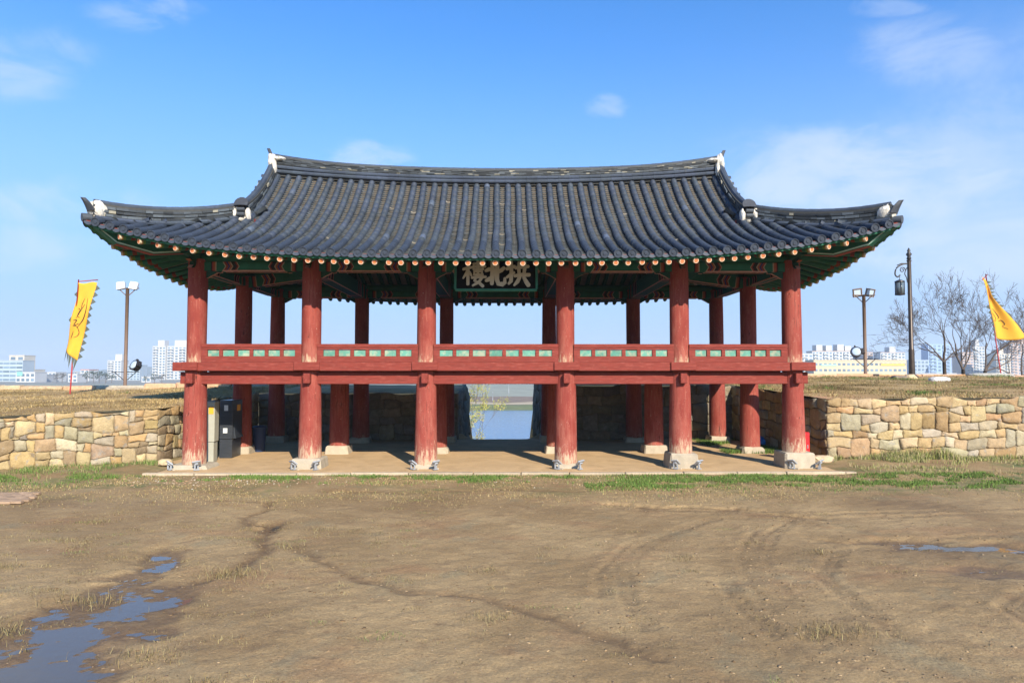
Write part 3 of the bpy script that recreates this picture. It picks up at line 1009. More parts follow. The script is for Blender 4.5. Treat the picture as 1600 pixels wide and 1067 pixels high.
rock('rock', 'flat grey slab below the yellow banner on the right bank', (21.9, 12.2, 2.32), (2.6, 0.8, 0.3), (0.40, 0.38, 0.33), 8)
rock('rock', 'small tan stone on the mud by the corner of the left wall', (-8.75, 0.35, 0.09), (0.45, 0.3, 0.22), (0.5, 0.38, 0.23), 9)
rock('rock', 'low broken stone at the corner of the right wall', (9.0, 0.85, 0.08), (0.8, 0.4, 0.26), (0.52, 0.40, 0.26), 10)

# ================================================================== FAR BANK, RIVER
def sheet(name, pts_y, mname, x=3000, seed=0, step=None, edge=0.0):
    xs = np.concatenate([np.linspace(-x, -120, 10)[:-1], np.arange(-120, 121, 6.0), np.linspace(120, x, 10)[1:]])
    ys = np.array([p[0] for p in pts_y], float); zs = np.array([p[1] for p in pts_y], float)
    X, Y = np.meshgrid(xs, ys, indexing='ij')
    Z = np.repeat(zs[None, :], len(xs), 0)
    if edge:
        Y[:, 0] += edge * vnoise(xs * 0.07, xs * 0, seed) * 2
        Z[:, 1:-1] += 0.25 * vnoise(X[:, 1:-1] * 0.1, Y[:, 1:-1] * 0.2, seed + 1)
    o = np_mesh(name, np.stack([X, Y, Z], -1).reshape(-1, 3), grid_faces(len(xs), len(ys)), M[mname], None, None, True)
    return tag(o, kind='structure')


M['far_grass'] = mat('bank_grass', (0.14, 0.16, 0.060), 0.95, 0.3, 0.12, world=True)
M['far_sand'] = mat('bank_sand', (0.42, 0.34, 0.22), 0.95, 0.15, 0.2, world=True)
M['far_brush'] = mat('bank_brush', (0.20, 0.145, 0.10), 0.95, 0.35, 0.25, world=True)
M['dike'] = mat('dike_face', (0.235, 0.25, 0.20), 0.95, 0.16, 0.3, world=True, stretch=(0.3, 1, 1))
M['city_ground'] = mat('city_ground', (0.22, 0.22, 0.19), 0.95, 0.2, 0.02, world=True)
sheet('river', [(25, -10.0), (215, -10.0)], 'river')
sheet('far_bank', [(205, -10.3), (209, -9.9), (216, -9.3), (224, -9.0), (232, -8.95)], 'far_grass', seed=3, edge=3.0)
sheet('footpath', [(228, -8.93), (236, -8.75), (243, -8.7)], 'far_sand', seed=5, edge=4.0)
sheet('brush_strip', [(240, -8.72), (262, -8.2), (284, -8.0)], 'far_brush', seed=6, edge=5.0)
sheet('dike', [(282, -8.1), (284, -7.9), (318, -3.5), (326, -3.4), (345, -5.0)], 'dike')
sheet('plain', [(343, -5.05), (700, -5.2), (2950, -6.0)], 'city_ground')


def hills():
    xs = np.linspace(-2600, 2600, 260); ys = np.linspace(2300, 2900, 12)
    X, Y = np.meshgrid(xs, ys, indexing='ij')
    prof = np.sin(np.linspace(0, math.pi, 12))[None, :]
    H = 6 + 26 * np.clip(fbm(xs * 0.0016, xs * 0 + 2, 5, 4), 0, 1)[:, None] + 20 * np.exp(-((xs + 1180) / 210) ** 2)[:, None] + 8 * np.exp(-((xs + 1420) / 120) ** 2)[:, None]
    Z = -6.5 + H * prof * (1 + 0.2 * vnoise(X * 0.01, Y * 0.01, 6))
    M['hill'] = mat('wooded_hill', (0.055, 0.075, 0.05), 0.95, 0.3, 0.01, world=True)
    o = np_mesh('hills', np.stack([X, Y, Z], -1).reshape(-1, 3), grid_faces(260, 12), M['hill'], None, None, True)
    tag(o, kind='structure')


hills()

# ================================================================== PAVILION
pav = thing('pavilion', 'raised red timber gate pavilion with a grey tiled hip and gable roof', 'pavilion', (0, 0, 0))
CX = [-7.84, -4.85, -1.83, 1.83, 4.85, 7.84]
CY = [0.0, 3.2, 6.4]
HX, YE, YC, HD = 9.75, -1.9, 3.2, 5.1
XG = 6.95


def lift(s):
    return 0.83 * max(0.0, 1 - max(s, 0) / HX) ** 3.6


def zridge(x):
    return 8.34 + 0.30 * (min(abs(x), 7.0) / 7.0) ** 2


def prof(t):
    t = max(0.0, t)
    return 0.5 * t + 0.3 * t * t + 0.2 * t ** 3


def surf(x, y, force=None):
    dx = HX - abs(x); dy = HD - abs(y - YC)
    front = (abs(x) <= XG or dy <= dx) if force is None else force
    if front:
        d, s, zr = dy, dx, zridge(x)
    else:
        d, s, zr = dx, dy, zridge(7)
    ze = 5.24 + lift(s)
    return ze + (zr - ze) * prof(d / HD)


# --- columns
def log_mesh(name, r0, r1, h, material, seed):
    r = random.Random(seed)
    n = 20; rows = 9
    mb = MB(); V = []; F = []
    for i in range(rows):
        t = i / (rows - 1)
        rad = r0 + (r1 - r0) * t + 0.006 * math.sin(3.1 * t + seed)
        for k in range(n):
            a = 2 * math.pi * k / n
            q = rad * (1 + 0.012 * math.sin(2 * a + seed) + 0.008 * math.sin(5 * a + seed * 2 + t * 2))
            V.append((q * math.cos(a), q * math.sin(a), h * t))
    for i in range(rows - 1):
        for k in range(n):
            k2 = (k + 1) % n
            F.append((i * n + k, i * n + k2, (i + 1) * n + k2, (i + 1) * n + k))
    F.append(tuple(reversed(range(n)))); F.append(tuple((rows - 1) * n + k for k in range(n)))
    mb.add(V, F)
    me = mb.mesh(name, material, True)
    sharp_edges(me, 50)
    return me


ZF = 2.16          # underside of the floor beams
in_me = [log_mesh('column', 0.295, 0.262, 2.5, M['col_in'], s) for s in range(3)]
low_me = [log_mesh('column', 0.295, 0.262, 2.5, M['col_low'], s) for s in range(3)]
up_me = [log_mesh('column', 0.25, 0.238, 2.72, M['col_up'], s + 5) for s in range(3)]
BASE = {(0, 0): (0.10, .52, .45), (1, 0): (0.26, .40, .40), (2, 0): (0.10, .30, .35), (3, 0): (0.12, .33, .35), (4, 0): (0.38, .385, .40), (5, 0): (0.40, .405, .42)}
for i, x in enumerate(CX):
    for j, y in enumerate(CY):
        bz, hx, hy = BASE.get((i, j), (0.19 + 0.05 * ((i * 7 + j) % 3) / 2, 0.36, 0.36))
        me = (low_me if j == 0 else in_me)[(i + 2 * j) % 3]
        c = link('column', me, pav, (x, y, bz - 0.04), (i * 1.7 + j) % 6.28)
        c.scale = (1, 1, (2.62 - bz) / 2.5)
        mb = MB()
        q = random.Random(i * 9 + j)
        mb.bbox(-hx, hx, -hy, hy, -0.25, 0.0, 0.035 if bz > .2 else 0.06)
        mb.v = [(a * (0.94 if cz > -0.1 else 1.02) + q.uniform(-.015, .015), b * (0.94 if cz > -0.1 else 1.02) + q.uniform(-.015, .015), cz * (1.0 if cz > -.1 else (bz + 0.12) / 0.25) + q.uniform(-.008, .008)) for a, b, cz in mb.v]
        b = mb.build('base_stone', M['granite'], c)
        b.matrix_parent_inverse = Matrix.Identity(4)
        b.scale = (1, 1, 2.5 / (2.62 - bz))
        b.location = (0, 0, 0.04)
        b.rotation_euler = (0, 0, -((i * 1.7 + j) % 6.28))
        if j != 1 or i in (0, 5):
            link('column', up_me[(i + j) % 3], pav, (x, y, 2.70), (i * 2.1 + j * 1.3) % 6.28)

# --- floor
RC = (0.3, 0.1, 0.1)


def red_box(name, x0, x1, y0, y1, z0, z1, bev=0.012):
    mb = MB()
    mb.bbox(-(x1 - x0) / 2, (x1 - x0) / 2, -(y1 - y0) / 2, (y1 - y0) / 2, -(z1 - z0) / 2, (z1 - z0) / 2, bev, RC)
    return mb.build(name, M['red_wood'], pav, loc=((x0 + x1) / 2, (y0 + y1) / 2, (z0 + z1) / 2))


def red_box_y(name, x0, x1, y0, y1, z0, z1, bev=0.012):
    """like red_box but with the grain along Y"""
    mb = MB()
    mb.bbox(-(y1 - y0) / 2, (y1 - y0) / 2, -(x1 - x0) / 2, (x1 - x0) / 2, -(z1 - z0) / 2, (z1 - z0) / 2, bev, RC)
    return mb.build(name, M['red_wood'], pav, loc=((x0 + x1) / 2, (y0 + y1) / 2, (z0 + z1) / 2), rotz=math.pi / 2)


for (yo, yi) in ((-0.37, -0.25), (6.65, 6.77)):
    for i in range(5):
        red_box('deck_beam', CX[i] + 0.003, CX[i + 1] - 0.003, yo, yi, 2.50, 2.725)
    red_box('deck_beam', -8.29, CX[0] - 0.003, yo, yi, 2.50, 2.725)
    red_box('deck_beam', CX[5] + 0.003, 8.30, yo, yi, 2.50, 2.725)
for xs_ in (-1, 1):
    for j in range(2):
        red_box_y('deck_beam', xs_ * 8.16 - 0.06, xs_ * 8.16 + 0.06, CY[j] - 0.245 + 0.003, CY[j + 1] - 0.25 + 0.49 * j - 0.003, 2.50, 2.725)
for j, y in enumerate(CY):
    for i in range(5):
        red_box('floor_beam', CX[i] + 0.20, CX[i + 1] - 0.20, y - 0.10 - (0.06 if j == 0 else 0), y + 0.10, ZF, 2.475)
for y in (0.0, 6.4):
    for xs_ in (-1, 1):
        red_box('floor_beam', xs_ * 8.02 - 0.16, xs_ * 8.02 + 0.16, y - 0.16, y + 0.1, ZF + 0.01, 2.475)
for i, x in enumerate(CX):
    for j in range(2):
        red_box_y('floor_beam', x - 0.10, x + 0.10, CY[j] + 0.22, CY[j + 1] - 0.22, ZF + 0.02, 2.47)
    # tenon ends seen on the front of each column
    red_box_y('tenon', x - 0.085, x + 0.085, -0.42, -0.20, ZF + 0.02, 2.44)
    red_box('beam_joint', x - (0.33 if i not in (0, 5) else 0.2), x + (0.33 if i not in (0, 5) else 0.2), -0.425, -0.373, 2.515, 2.73)
mb = MB()
x = -8.09
while x < 8.08:
    mb.box(x, x + 0.232, -0.245, 6.645, 2.60, 2.655, (0.2, 0.12, 0.08)); x += 0.236
fl = mb.build('floor_planking', M['attr'], pav)
fl['kind'] = 'stuff'
for y in (1.1, 2.15, 4.3, 5.35):
    red_box('floor_joist', -7.95, 7.95, y - 0.07, y + 0.07, 2.42, 2.595)
# slanting boards of the gangways to the banks
for s in (-1, 1):
    mb = MB()
    V = [(s * 8.2, 1.75, 2.49), (s * 8.2, 1.75, 1.95), (s * 7.95, 1.75, 2.49), (s * 9.35, 1.75, 2.02), (s * 9.35, 1.75, 1.88)]
    V = [(s * 7.9, 1.7, 2.47), (s * 8.9, 1.7, 2.47), (s * 8.9, 1.7, 2.0), (s * 8.55, 1.7, 1.92)]
    V += [(a, b + 0.06, c) for a, b, c in V]
    mb.add(V, [(0, 1, 2, 3), (7, 6, 5, 4), (0, 4, 5, 1), (1, 5, 6, 2), (2, 6, 7, 3), (3, 7, 4, 0)])
    mb.build('stair_board', M['red_wood'], pav)


# --- railings
def railing(p0, p1, n):
    """one bay: rails, stiles and n turquoise panels"""
    (ax, ay), (bx, by) = p0, p1
    L = math.hypot(bx - ax, by - ay); yaw = math.atan2(by - ay, bx - ax)
    mb = MB(); z0 = 2.727
    mb.bbox(0, L, -0.045, 0.045, 0.38, 0.475, 0.012)
    rl = mb.build('railing', M['red_wood'], pav, loc=(ax, ay, z0), rotz=yaw)
    mb = MB(); mb.bbox(0, L, -0.035, 0.035, 0.0, 0.155, 0.008); mb.build('lower_rail', M['red_wood'], rl)
    mb = MB(); mb.bbox(0, L, -0.034, 0.034, 0.325, 0.378, 0.006); mb.build('middle_rail', M['red_wood'], rl)
    e = 0.12
    w = (L - 2 * e) / n
    for k in range(n + 1):
        sw = 0.045
        xk = e + k * w
        mb = MB()
        if k == 0: mb.box(0.0, xk + sw, -0.034, 0.034, 0.157, 0.323)
        elif k == n: mb.box(xk - sw, L, -0.034, 0.034, 0.157, 0.323)
        else: mb.box(xk - sw, xk + sw, -0.034, 0.034, 0.157, 0.323)
        mb.build('stile', M['red_wood'], rl)
    for k in range(n):
        mb = MB()
        hw = w / 2 - 0.047
        mb.box(-hw, hw, 0.004, 0.014, 0.159, 0.321)
        mb.build('panel', M['panel_teal'], rl, loc=(e + (k + 0.5) * w, 0, 0))


for i in range(5):
    for y in (-0.16, 6.56):
        railing((CX[i] + 0.20, y), (CX[i + 1] - 0.20, y), 7 if i == 2 else 6)
for s in (-1, 1):
    for j in range(2):
        railing((s * 8.0, CY[j] + 0.2), (s * 8.0, CY[j + 1] - 0.2), 6)

# --- painted beams
G = (0.016, 0.105, 0.062); TE = (0.02, 0.13, 0.085); RD = (0.22, 0.035, 0.024); OR = (0.30, 0.08, 0.035); CR = (0.30, 0.25, 0.18); BL = (0.015, 0.03, 0.12); BK = (0.012, 0.014, 0.013); PK = (0.52, 0.26, 0.20); DG = (0.010, 0.055, 0.036); WH = (0.62, 0.56, 0.46)
END = [(0.20, G, 0), (0.03, BK, 0), (0.035, RD, 0), (0.05, OR, 0), (0.03, CR, 0), (0.19, G, 0), (0.03, CR, 1), (0.06, RD, 1), (0.045, BL, 1), (0.05, OR, 1), (0.03, CR, 1), (0.10, BK, 1), (0.04, RD, 1), (0.02, CR, 1)]


def painted_beam(name, p0, p1, w, h, mid=TE, edge=PK, scale=1.0):
    """square beam with the painted bands of its ends as faces; local X along the beam"""
    p0 = Vector(p0); p1 = Vector(p1)
    L = (p1 - p0).length
    xs = [(0.0, 0, G)]
    cur = 0.0
    pat = []
    for ln, c, zig in END:
        pat.append((cur, cur + ln * scale, c, zig)); cur += ln * scale
    segs = [(a, b, c, z) for a, b, c, z in pat] + [(cur, L - cur, mid, 1)] + [(L - b, L - a, c, z) for a, b, c, z in reversed(pat)]
    rows = [0, .25, .5, .75, 1]
    mb = MB()

    def bx(k, v):
        """x of boundary k at height v"""
        if k == 0: return 0.0
        if k == len(segs): return L
        x = segs[k][0]
        z = segs[k][3] and segs[k - 1][3] or (segs[k][3] if segs[k][0] < L / 2 else segs[k - 1][3])
        amp = 0.035 * (1 if x < L / 2 else -1) * z
        return x + amp * (1 - abs(2 * v - 1) * 2 if True else 0)
    for k in range(len(segs)):
        c = segs[k][2]
        for sgn in (-1, 1):
            for q in range(4):
                v0, v1 = rows[q], rows[q + 1]
                V = [(bx(k, v0), sgn * w / 2, v0 * h - h / 2), (bx(k + 1, v0), sgn * w / 2, v0 * h - h / 2), (bx(k + 1, v1), sgn * w / 2, v1 * h - h / 2), (bx(k, v1), sgn * w / 2, v1 * h - h / 2)]
                cc = c
                if c == mid and q in (0, 3): cc = G
                mb.add(V, [(0, 1, 2, 3) if sgn < 0 else (3, 2, 1, 0)], cc)
        for v, z, col in ((0, -h / 2, c if c != mid else DG), (1, h / 2, G)):
            V = [(bx(k, v), -w / 2, z), (bx(k + 1, v), -w / 2, z), (bx(k + 1, v), w / 2, z), (bx(k, v), w / 2, z)]
            mb.add(V, [(3, 2, 1, 0) if v == 0 else (0, 1, 2, 3)], col)
    for x in (0, L):
        mb.add([(x, -w / 2, -h / 2), (x, w / 2, -h / 2), (x, w / 2, h / 2), (x, -w / 2, h / 2)], [(0, 3, 2, 1) if x == 0 else (0, 1, 2, 3)], G)
    # pale pink arris along both lower edges
    if edge:
        for sgn in (-1, 1):
            y0 = sgn * (w / 2 - 0.012)
            mb.box(cur * 0.55, L - cur * 0.55, min(y0, y0 + sgn * 0.018), max(y0, y0 + sgn * 0.018), -h / 2 - 0.012, -h / 2 + 0.016, edge)
    o = mb.build(name, M['paint'], pav)
    d = (p1 - p0).normalized()
    o.matrix_basis = Matrix.Translation(p0) @ d.to_track_quat('X', 'Z').to_matrix().to_4x4()
    return o


ZL = 5.235
for y in (0.0, 6.4):
    for i in range(5):
        painted_beam('lintel', (CX[i] + 0.18, y, ZL), (CX[i + 1] - 0.18, y, ZL), 0.24, 0.235)
for x in (CX[0], CX[5]):
    for j in range(2):
        painted_beam('lintel', (x, CY[j] + 0.18, ZL), (x, CY[j + 1] - 0.18, ZL), 0.24, 0.235)
for x in CX[1:5]:
    painted_beam('cross_beam', (x, 0.10, 5.30), (x, 6.30, 5.30), 0.36, 0.46, mid=G, scale=1.6)
for s in (-1, 1):
    painted_beam('cross_beam', (s * 7.75, 3.2, 5.22), (s * 4.95, 3.2, 5.62), 0.30, 0.32, mid=G)
# knee braces under the lintels: the pink edged carved corner pieces
brm = MB()
pr = [(0, 0), (0.42, 0), (0.40, -0.03), (0.30, -0.025), (0.24, -0.06), (0.14, -0.11), (0.06, -0.16), (0, -0.17)]
Vb = [(a, -0.05, b) for a, b in pr] + [(a, 0.05, b) for a, b in pr]
nb = len(pr)
brm.add(Vb, [tuple(range(nb))[::-1], tuple(range(nb, 2 * nb))] + [(k, (k + 1) % nb, nb + (k + 1) % nb, nb + k) for k in range(nb)], [DG, DG] + [G] + [PK] * 6 + [G])
brace_me = brm.mesh('knee_brace', M['paint'])
for y in (0.0, 6.4):
    for i in range(6):
        for s in (-1, 1):
            if (i == 0 and s < 0) or (i == 5 and s > 0): continue
            link('knee_brace', brace_me, pav, (CX[i] + s * 0.22, y, 5.105), 0 if s > 0 else math.pi)
# carved bracket at each column head
pr = [(0.30, 0.26), (-0.36, 0.30), (-0.52, 0.24), (-0.42, 0.20), (-0.44, 0.12), (-0.62, 0.05), (-0.48, 0.02), (-0.36, 0.03), (-0.40, -0.07), (-0.52, -0.16), (-0.38, -0.15), (-0.28, -0.08), (-0.24, 0.0), (0.30, 0.0)]
bm_ = MB()
nb = len(pr)
Vb = [(-0.055, a, b) for a, b in pr] + [(0.055, a, b) for a, b in pr]
bm_.add(Vb, [tuple(range(nb)), tuple(range(2 * nb - 1, nb - 1, -1))] + [(k, nb + k, nb + (k + 1) % nb, (k + 1) % nb) for k in range(nb)], [DG, DG] + [G, TE, DG, G, DG, OR, G, DG, PK, OR, DG, G, G, G])
br_me = bm_.mesh('bracket', M['paint'])
for i, x in enumerate(CX):
    link('bracket', br_me, pav, (x, 0.0, 5.30))
    link('bracket', br_me, pav, (x, 6.4, 5.30), math.pi)
for s in (-1, 1):
    link('bracket', br_me, pav, (s * 7.84, 3.2, 5.30), -s * math.pi / 2 * -1)
# purlins
ZP = 5.47
for y in (0.0, 6.4):
    mb = MB(); mb.tube([(-8.6, y, ZP + 0.10), (-7.8, y, ZP), (7.8, y, ZP), (8.6, y, ZP + 0.10)], 0.13, 10, G)
    mb.build('purlin', M['paint'], pav, True)
for x in (-7.84, 7.84):
    mb = MB(); mb.tube([(x, -0.8, ZP + 0.10), (x, 0, ZP + 0.01), (x, 6.4, ZP + 0.01), (x, 7.2, ZP + 0.10)], 0.125, 10, G)
    mb.build('purlin', M['paint'], pav, True)
for y in (1.6, 4.8):
    mb = MB(); mb.tube([(-6.6, y, 5.98), (6.6, y, 5.98)], 0.13, 10, G)
    mb.build('purlin', M['paint'], pav, True)
    for x in CX[1:5]:
        mb = MB(); mb.bbox(x - .12, x + .12, y - .12, y + .12, 5.5, 5.9, 0.02, DG); mb.build('strut', M['paint'], pav)
mb = MB(); mb.tube([(-6.7, 3.2, 7.75), (6.7, 3.2, 7.75)], 0.14, 10, G); mb.build('ridge_purlin', M['paint'], pav, True)
for x in CX[1:5]:
    mb = MB(); mb.bbox(x - .14, x + .14, 3.06, 3.34, 5.5, 7.65, 0.02, DG); mb.build('king_post', M['paint'], pav)


# --- rafters with painted ends
def rafter(a, b, rad=0.074):
    """a: outer end, b: inner end"""
    a = Vector(a); b = Vector(b)
    d = (b - a); L = d.length
    q = d.to_track_quat('Y', 'Z').to_matrix().to_4x4()
    n = 12
    mb = MB()
    st = [(0.0, None), (0.045, (0.5, 0.42, 0.28)), (0.08, (0.30, 0.16, 0.05)), (0.14, (0.10, 0.20, 0.05)), (0.26, TE), (0.36, (0.16, 0.03, 0.02)), (0.40, TE), (L, G)]
    V = []; F = []; C = []
    for y, c in st:
        rr = rad * (0.86 if y < 0.02 else 1.0)
        for k in range(n):
            t = 2 * math.pi * (k + .5) / n
            V.append((rr * math.cos(t), y, rr * math.sin(t)))
    for i in range(len(st) - 1):
        for k in range(n):
            k2 = (k + 1) % n
            F.append((i * n + k, i * n + k2, (i + 1) * n + k2, (i + 1) * n + k))
            C.append(st[i + 1][1])
    # flower on the end grain: rings of faces, petals red, gaps pale
    o = len(V)
    for rr in (0.80, 0.28):
        for k in range(n):
            t = 2 * math.pi * (k + .5) / n
            V.append((rad * 0.86 * rr * math.cos(t), -0.002, rad * 0.86 * rr * math.sin(t)))
    for k in range(n):
        k2 = (k + 1) % n
        F.append((k, o + k, o + k2, k2)); C.append((0.62, 0.52, 0.36))
        F.append((o + k, o + n + k, o + n + k2, o + k2)); C.append((0.62, 0.085, 0.03) if k % 2 else (0.60, 0.26, 0.15))
    F.append(tuple(o + n + k for k in reversed(range(n)))); C.append((0.50, 0.20, 0.03))
    mb.add(V, F, C)
    me = mb.mesh('rafter', M['paint'], True)
    sharp_edges(me, 40)
    ob = link('rafter', me, pav)
    ob.matrix_basis = Matrix.Translation(a) @ q
    return ob


def eave_z(s):
    return 5.24 + lift(s) - 0.172


FANX = [6.42, 6.80, 7.19, 7.60, 8.02, 8.46, 8.93]
nst = 39
for side in (0, 1):
    yy = -1.80 if side == 0 else 8.20
    yi = 1.6 if side == 0 else 4.8
    for k in range(nst):
        x = -6.07 + 12.14 * k / (nst - 1) + (rng.uniform(-.02, .02))
        rafter((x, yy + rng.uniform(-.015, .015), eave_z(HX - abs(x)) + rng.uniform(-.006, .006)), (x, yi, 6.16))
    for s in (-1, 1):
        for k, fx in enumerate(FANX):
            t = (k + 1) / 7.5
            rafter((s * fx, yy, eave_z(HX - fx)), (s * (6.25 + 0.35 * t), yi - (0.55 * t if side == 0 else -0.55 * t), 6.13 - 0.05 * t))
for s in (-1, 1):
    ks = np.linspace(-0.35, 6.75, 17)
    for y in ks[2:-2]:
        rafter((s * 9.65, y, eave_z(min(y - YE, 8.3 - y))), (s * 6.6, y * 0.9 + 0.32, 6.18))
    for k, fy in enumerate([0.75, 0.38, 0.0, -0.40, -0.84]):
        t = (k + 1) / 5.5
        for far in (0, 1):
            y = fy if not far else 6.4 - fy
            yi = 1.65 - 0.4 * t
            rafter((s * 9.65, y, eave_z(fy - YE)), (s * (6.5 + 0.3 * (1 - t)), yi if not far else 6.4 - yi, 6.13))


# --- corner rafters
def corner_rafter(sx, far):
    """the deep hip timber, with its outlined end"""
    sy = -1 if not far else 1
    tip = Vector((sx * 9.60, YE + 0.12 if not far else 8.3 - 0.12, 5.24 + lift(0.15) - 0.06))
    inn = Vector((sx * 6.7, 1.0 if not far else 5.4, 6.12))
    d = inn - tip
    dh = Vector((d.x, d.y, 0)); L = dh.length; dh.normalize()
    nrm = Vector((-dh.y, dh.x, 0))
    w = 0.13
    zb = lambda s: 0
    P = []
    prof_ = [(0.0, 0.02), (0.05, -0.05), (0.52, -0.36), (1.35, -0.47), (L, -0.30)]       # lower edge relative to the top line
    mb = MB()
    V = []; n = len(prof_)
    for sgn in (-1, 1):
        for s, dz in prof_:
            t = s / L
            zt_ = tip.z + (inn.z - tip.z) * t - 0.16 * math.sin(math.pi * t)
            b = tip + dh * s + nrm * (sgn * w)
            V.append((b.x, b.y, zt_ + dz)); V.append((b.x, b.y, zt_ + 0.03))
    F = []; C = []
    for i in range(n - 1):
        a, b = i * 2, i * 2 + 2
        F.append((a, b, b + 1, a + 1)); C.append(G if i != 1 else TE)
        F.append((2 * n + a + 1, 2 * n + b + 1, 2 * n + b, 2 * n + a)); C.append(G if i != 1 else TE)
        F.append((a, 2 * n + a, 2 * n + b, b)); C.append(TE if i == 1 else RD)
        F.append((a + 1, b + 1, 2 * n + b + 1, 2 * n + a + 1)); C.append(G)
    F.append((0, 1, 2 * n + 1, 2 * n)); C.append(BK)
    F.append((2 * n - 2, 4 * n - 2, 4 * n - 1, 2 * n - 1)); C.append(G)
    mb.add(V, F, C)
    o = mb.build('corner_rafter', M['paint'], pav)
    # pale outline strips on the flanks
    mb = MB()
    for sgn in (-1, 1):
        for i in (1, 2, 3):
            s0, z0 = prof_[i]; s1, z1 = prof_[i + 1]
            s1 = min(s1, 2.6)
            q = []
            for s, dz in ((s0, z0), (s1, z1 if prof_[i + 1][0] <= 2.6 else z1)):
                t = s / L
                zt_ = tip.z + (inn.z - tip.z) * t - 0.16 * math.sin(math.pi * t)
                for off in (0.02, 0.055):
                    b = tip + dh * (s + (off * 0.8 if i == 1 else 0)) + nrm * (sgn * (w + 0.004))
                    q.append((b.x, b.y, zt_ + dz + off * (1 if i > 1 else 0.5)))
            mb.add(q, [(0, 2, 3, 1) if sgn > 0 else (1, 3, 2, 0)], (0.45, 0.62, 0.5))
    mb.build('painted_outline', M['paint'], o)


for sx in (-1, 1):
    for far in (False, True):
        corner_rafter(sx, far)


# --- boards along the eave and the soffit
def eave_pts(kind, n=60):
    """points along an eave: 'front', 'back', 'left', 'right' -> list of (x, y, s)"""
    out = []
    for k in range(n + 1):
        t = k / n
        if kind in ('front', 'back'):
            x = -HX + 2 * HX * t
            out.append((x, YE if kind == 'front' else 8.3, HX - abs(x)))
        else:
            y = YE + (8.3 - YE) * t
            out.append((-HX if kind == 'left' else HX, y, HD - abs(y - YC)))
    return out


def strip(name, dz0, dz1, inset0, inset1, col):
    for kind in ('front', 'back', 'left', 'right'):
        V = []; F = []
        pts = eave_pts(kind)
        for (x, y, s) in pts:
            z = 5.24 + lift(s)
            for ins, dz in ((inset0, dz0), (inset0, dz1), (inset1, dz1), (inset1, dz0)):
                if kind == 'front': p = (max(-HX + ins, min(HX - ins, x)), y + ins, z + dz)
                elif kind == 'back': p = (max(-HX + ins, min(HX - ins, x)), y - ins, z + dz)
                elif kind == 'left': p = (x + ins, max(YE + ins, min(8.3 - ins, y)), z + dz)
                else: p = (x - ins, max(YE + ins, min(8.3 - ins, y)), z + dz)
                V.append(p)
        for i in range(len(pts) - 1):
            a, b = i * 4, i * 4 + 4
            for k in range(4):
                k2 = (k + 1) % 4
                F.append((a + k, b + k, b + k2, a + k2))
        mb = MB(); mb.add(V, F, col)
        mb.build(name, M['paint'], pav)


strip('eave_board', -0.052, 0.012, 0.015, 0.10, (0.22, 0.035, 0.022))
strip('fascia', -0.115, -0.053, 0.045, 0.13, (0.018, 0.13, 0.075))


def soffit():
    """pale boarding on top of the rafters"""
    V = []; F = []
    xs = np.concatenate([np.linspace(-9.66, -6.6, 26), np.linspace(-6.4, 6.4, 30), np.linspace(6.6, 9.66, 26)])
    ys = np.linspace(YE + 0.09, 8.3 - 0.09, 80)
    for x in xs:
        for y in ys:
            dx = HX - abs(x); dy = HD - abs(y - YC)
            s = max(dx, dy) if abs(x) > 6.6 else dx
            d = min(dx, dy) if abs(x) > 6.6 else dy
            s = dx if d == dy else dy
            ze = 5.24 + lift(s) - 0.095
            if d <= 3.4:
                z = ze + (6.235 - ze) * max(0, d - 0.1) / 3.3
            else:
                z = 6.235 + (8.0 - 6.235) * (d - 3.4) / 1.7
            z = min(z, surf(x, y) - 0.035)
            V.append((x, y, z))
    F = grid_faces(len(xs), len(ys))
    o = np_mesh('soffit', V, F, M['board'], pav)
    return o


soffit()
for s in (-1, 1):
    mb = MB()
    y = np.linspace(0.6, 5.8, 27)
    V = []; F = []
    for yy in y:
        V.append((s * 6.62, yy, surf(6.63, yy, False) - 0.3)); V.append((s * 6.62, yy, surf(6.6, yy) - 0.06))
    F = [(2 * i, 2 * i + 2, 2 * i + 3, 2 * i + 1) for i in range(26)]
    mb.add(V, F, (0.25, 0.05, 0.04))
    mb.build('gable_wall', M['paint'], pav)

# --- the roof
xs = np.concatenate([np.linspace(-HX, -XG, 18), np.linspace(-XG + 0.02, XG - 0.02, 60), np.linspace(XG, HX, 18)])
ys = np.linspace(YE, 8.3, 61)
V = [(x, y, surf(x, y) - 0.03) for x in xs for y in ys]
roof = np_mesh('roof', V, grid_faces(len(xs), len(ys)), M['dark_fill'], pav)

SP = 0.324
TL = 0.30


def cover_mesh(r0=0.090, r1=0.0855, L=TL + 0.02, n=8):
    mb = MB(); V = []; F = []
    for y, r in ((0, r0), (L, r1)):
        for k in range(n + 1):
            a = math.radians(-15 + 210 * k / n)
            V.append((r * math.cos(a), y, r * math.sin(a)))
    for k in range(n):
        F.append((k + 1, k, n + 1 + k, n + 2 + k))
    # rim thickness at the lower end
    o = len(V)
    for k in range(n + 1):
        a = math.radians(-15 + 210 * k / n)
        V.append(((r0 - 0.02) * math.cos(a), 0.0, (r0 - 0.02) * math.sin(a)))
    for k in range(n):
        F.append((k, k + 1, o + k + 1, o + k))
    mb.add(V, F, (0.06, 0.076, 0.105))
    return mb


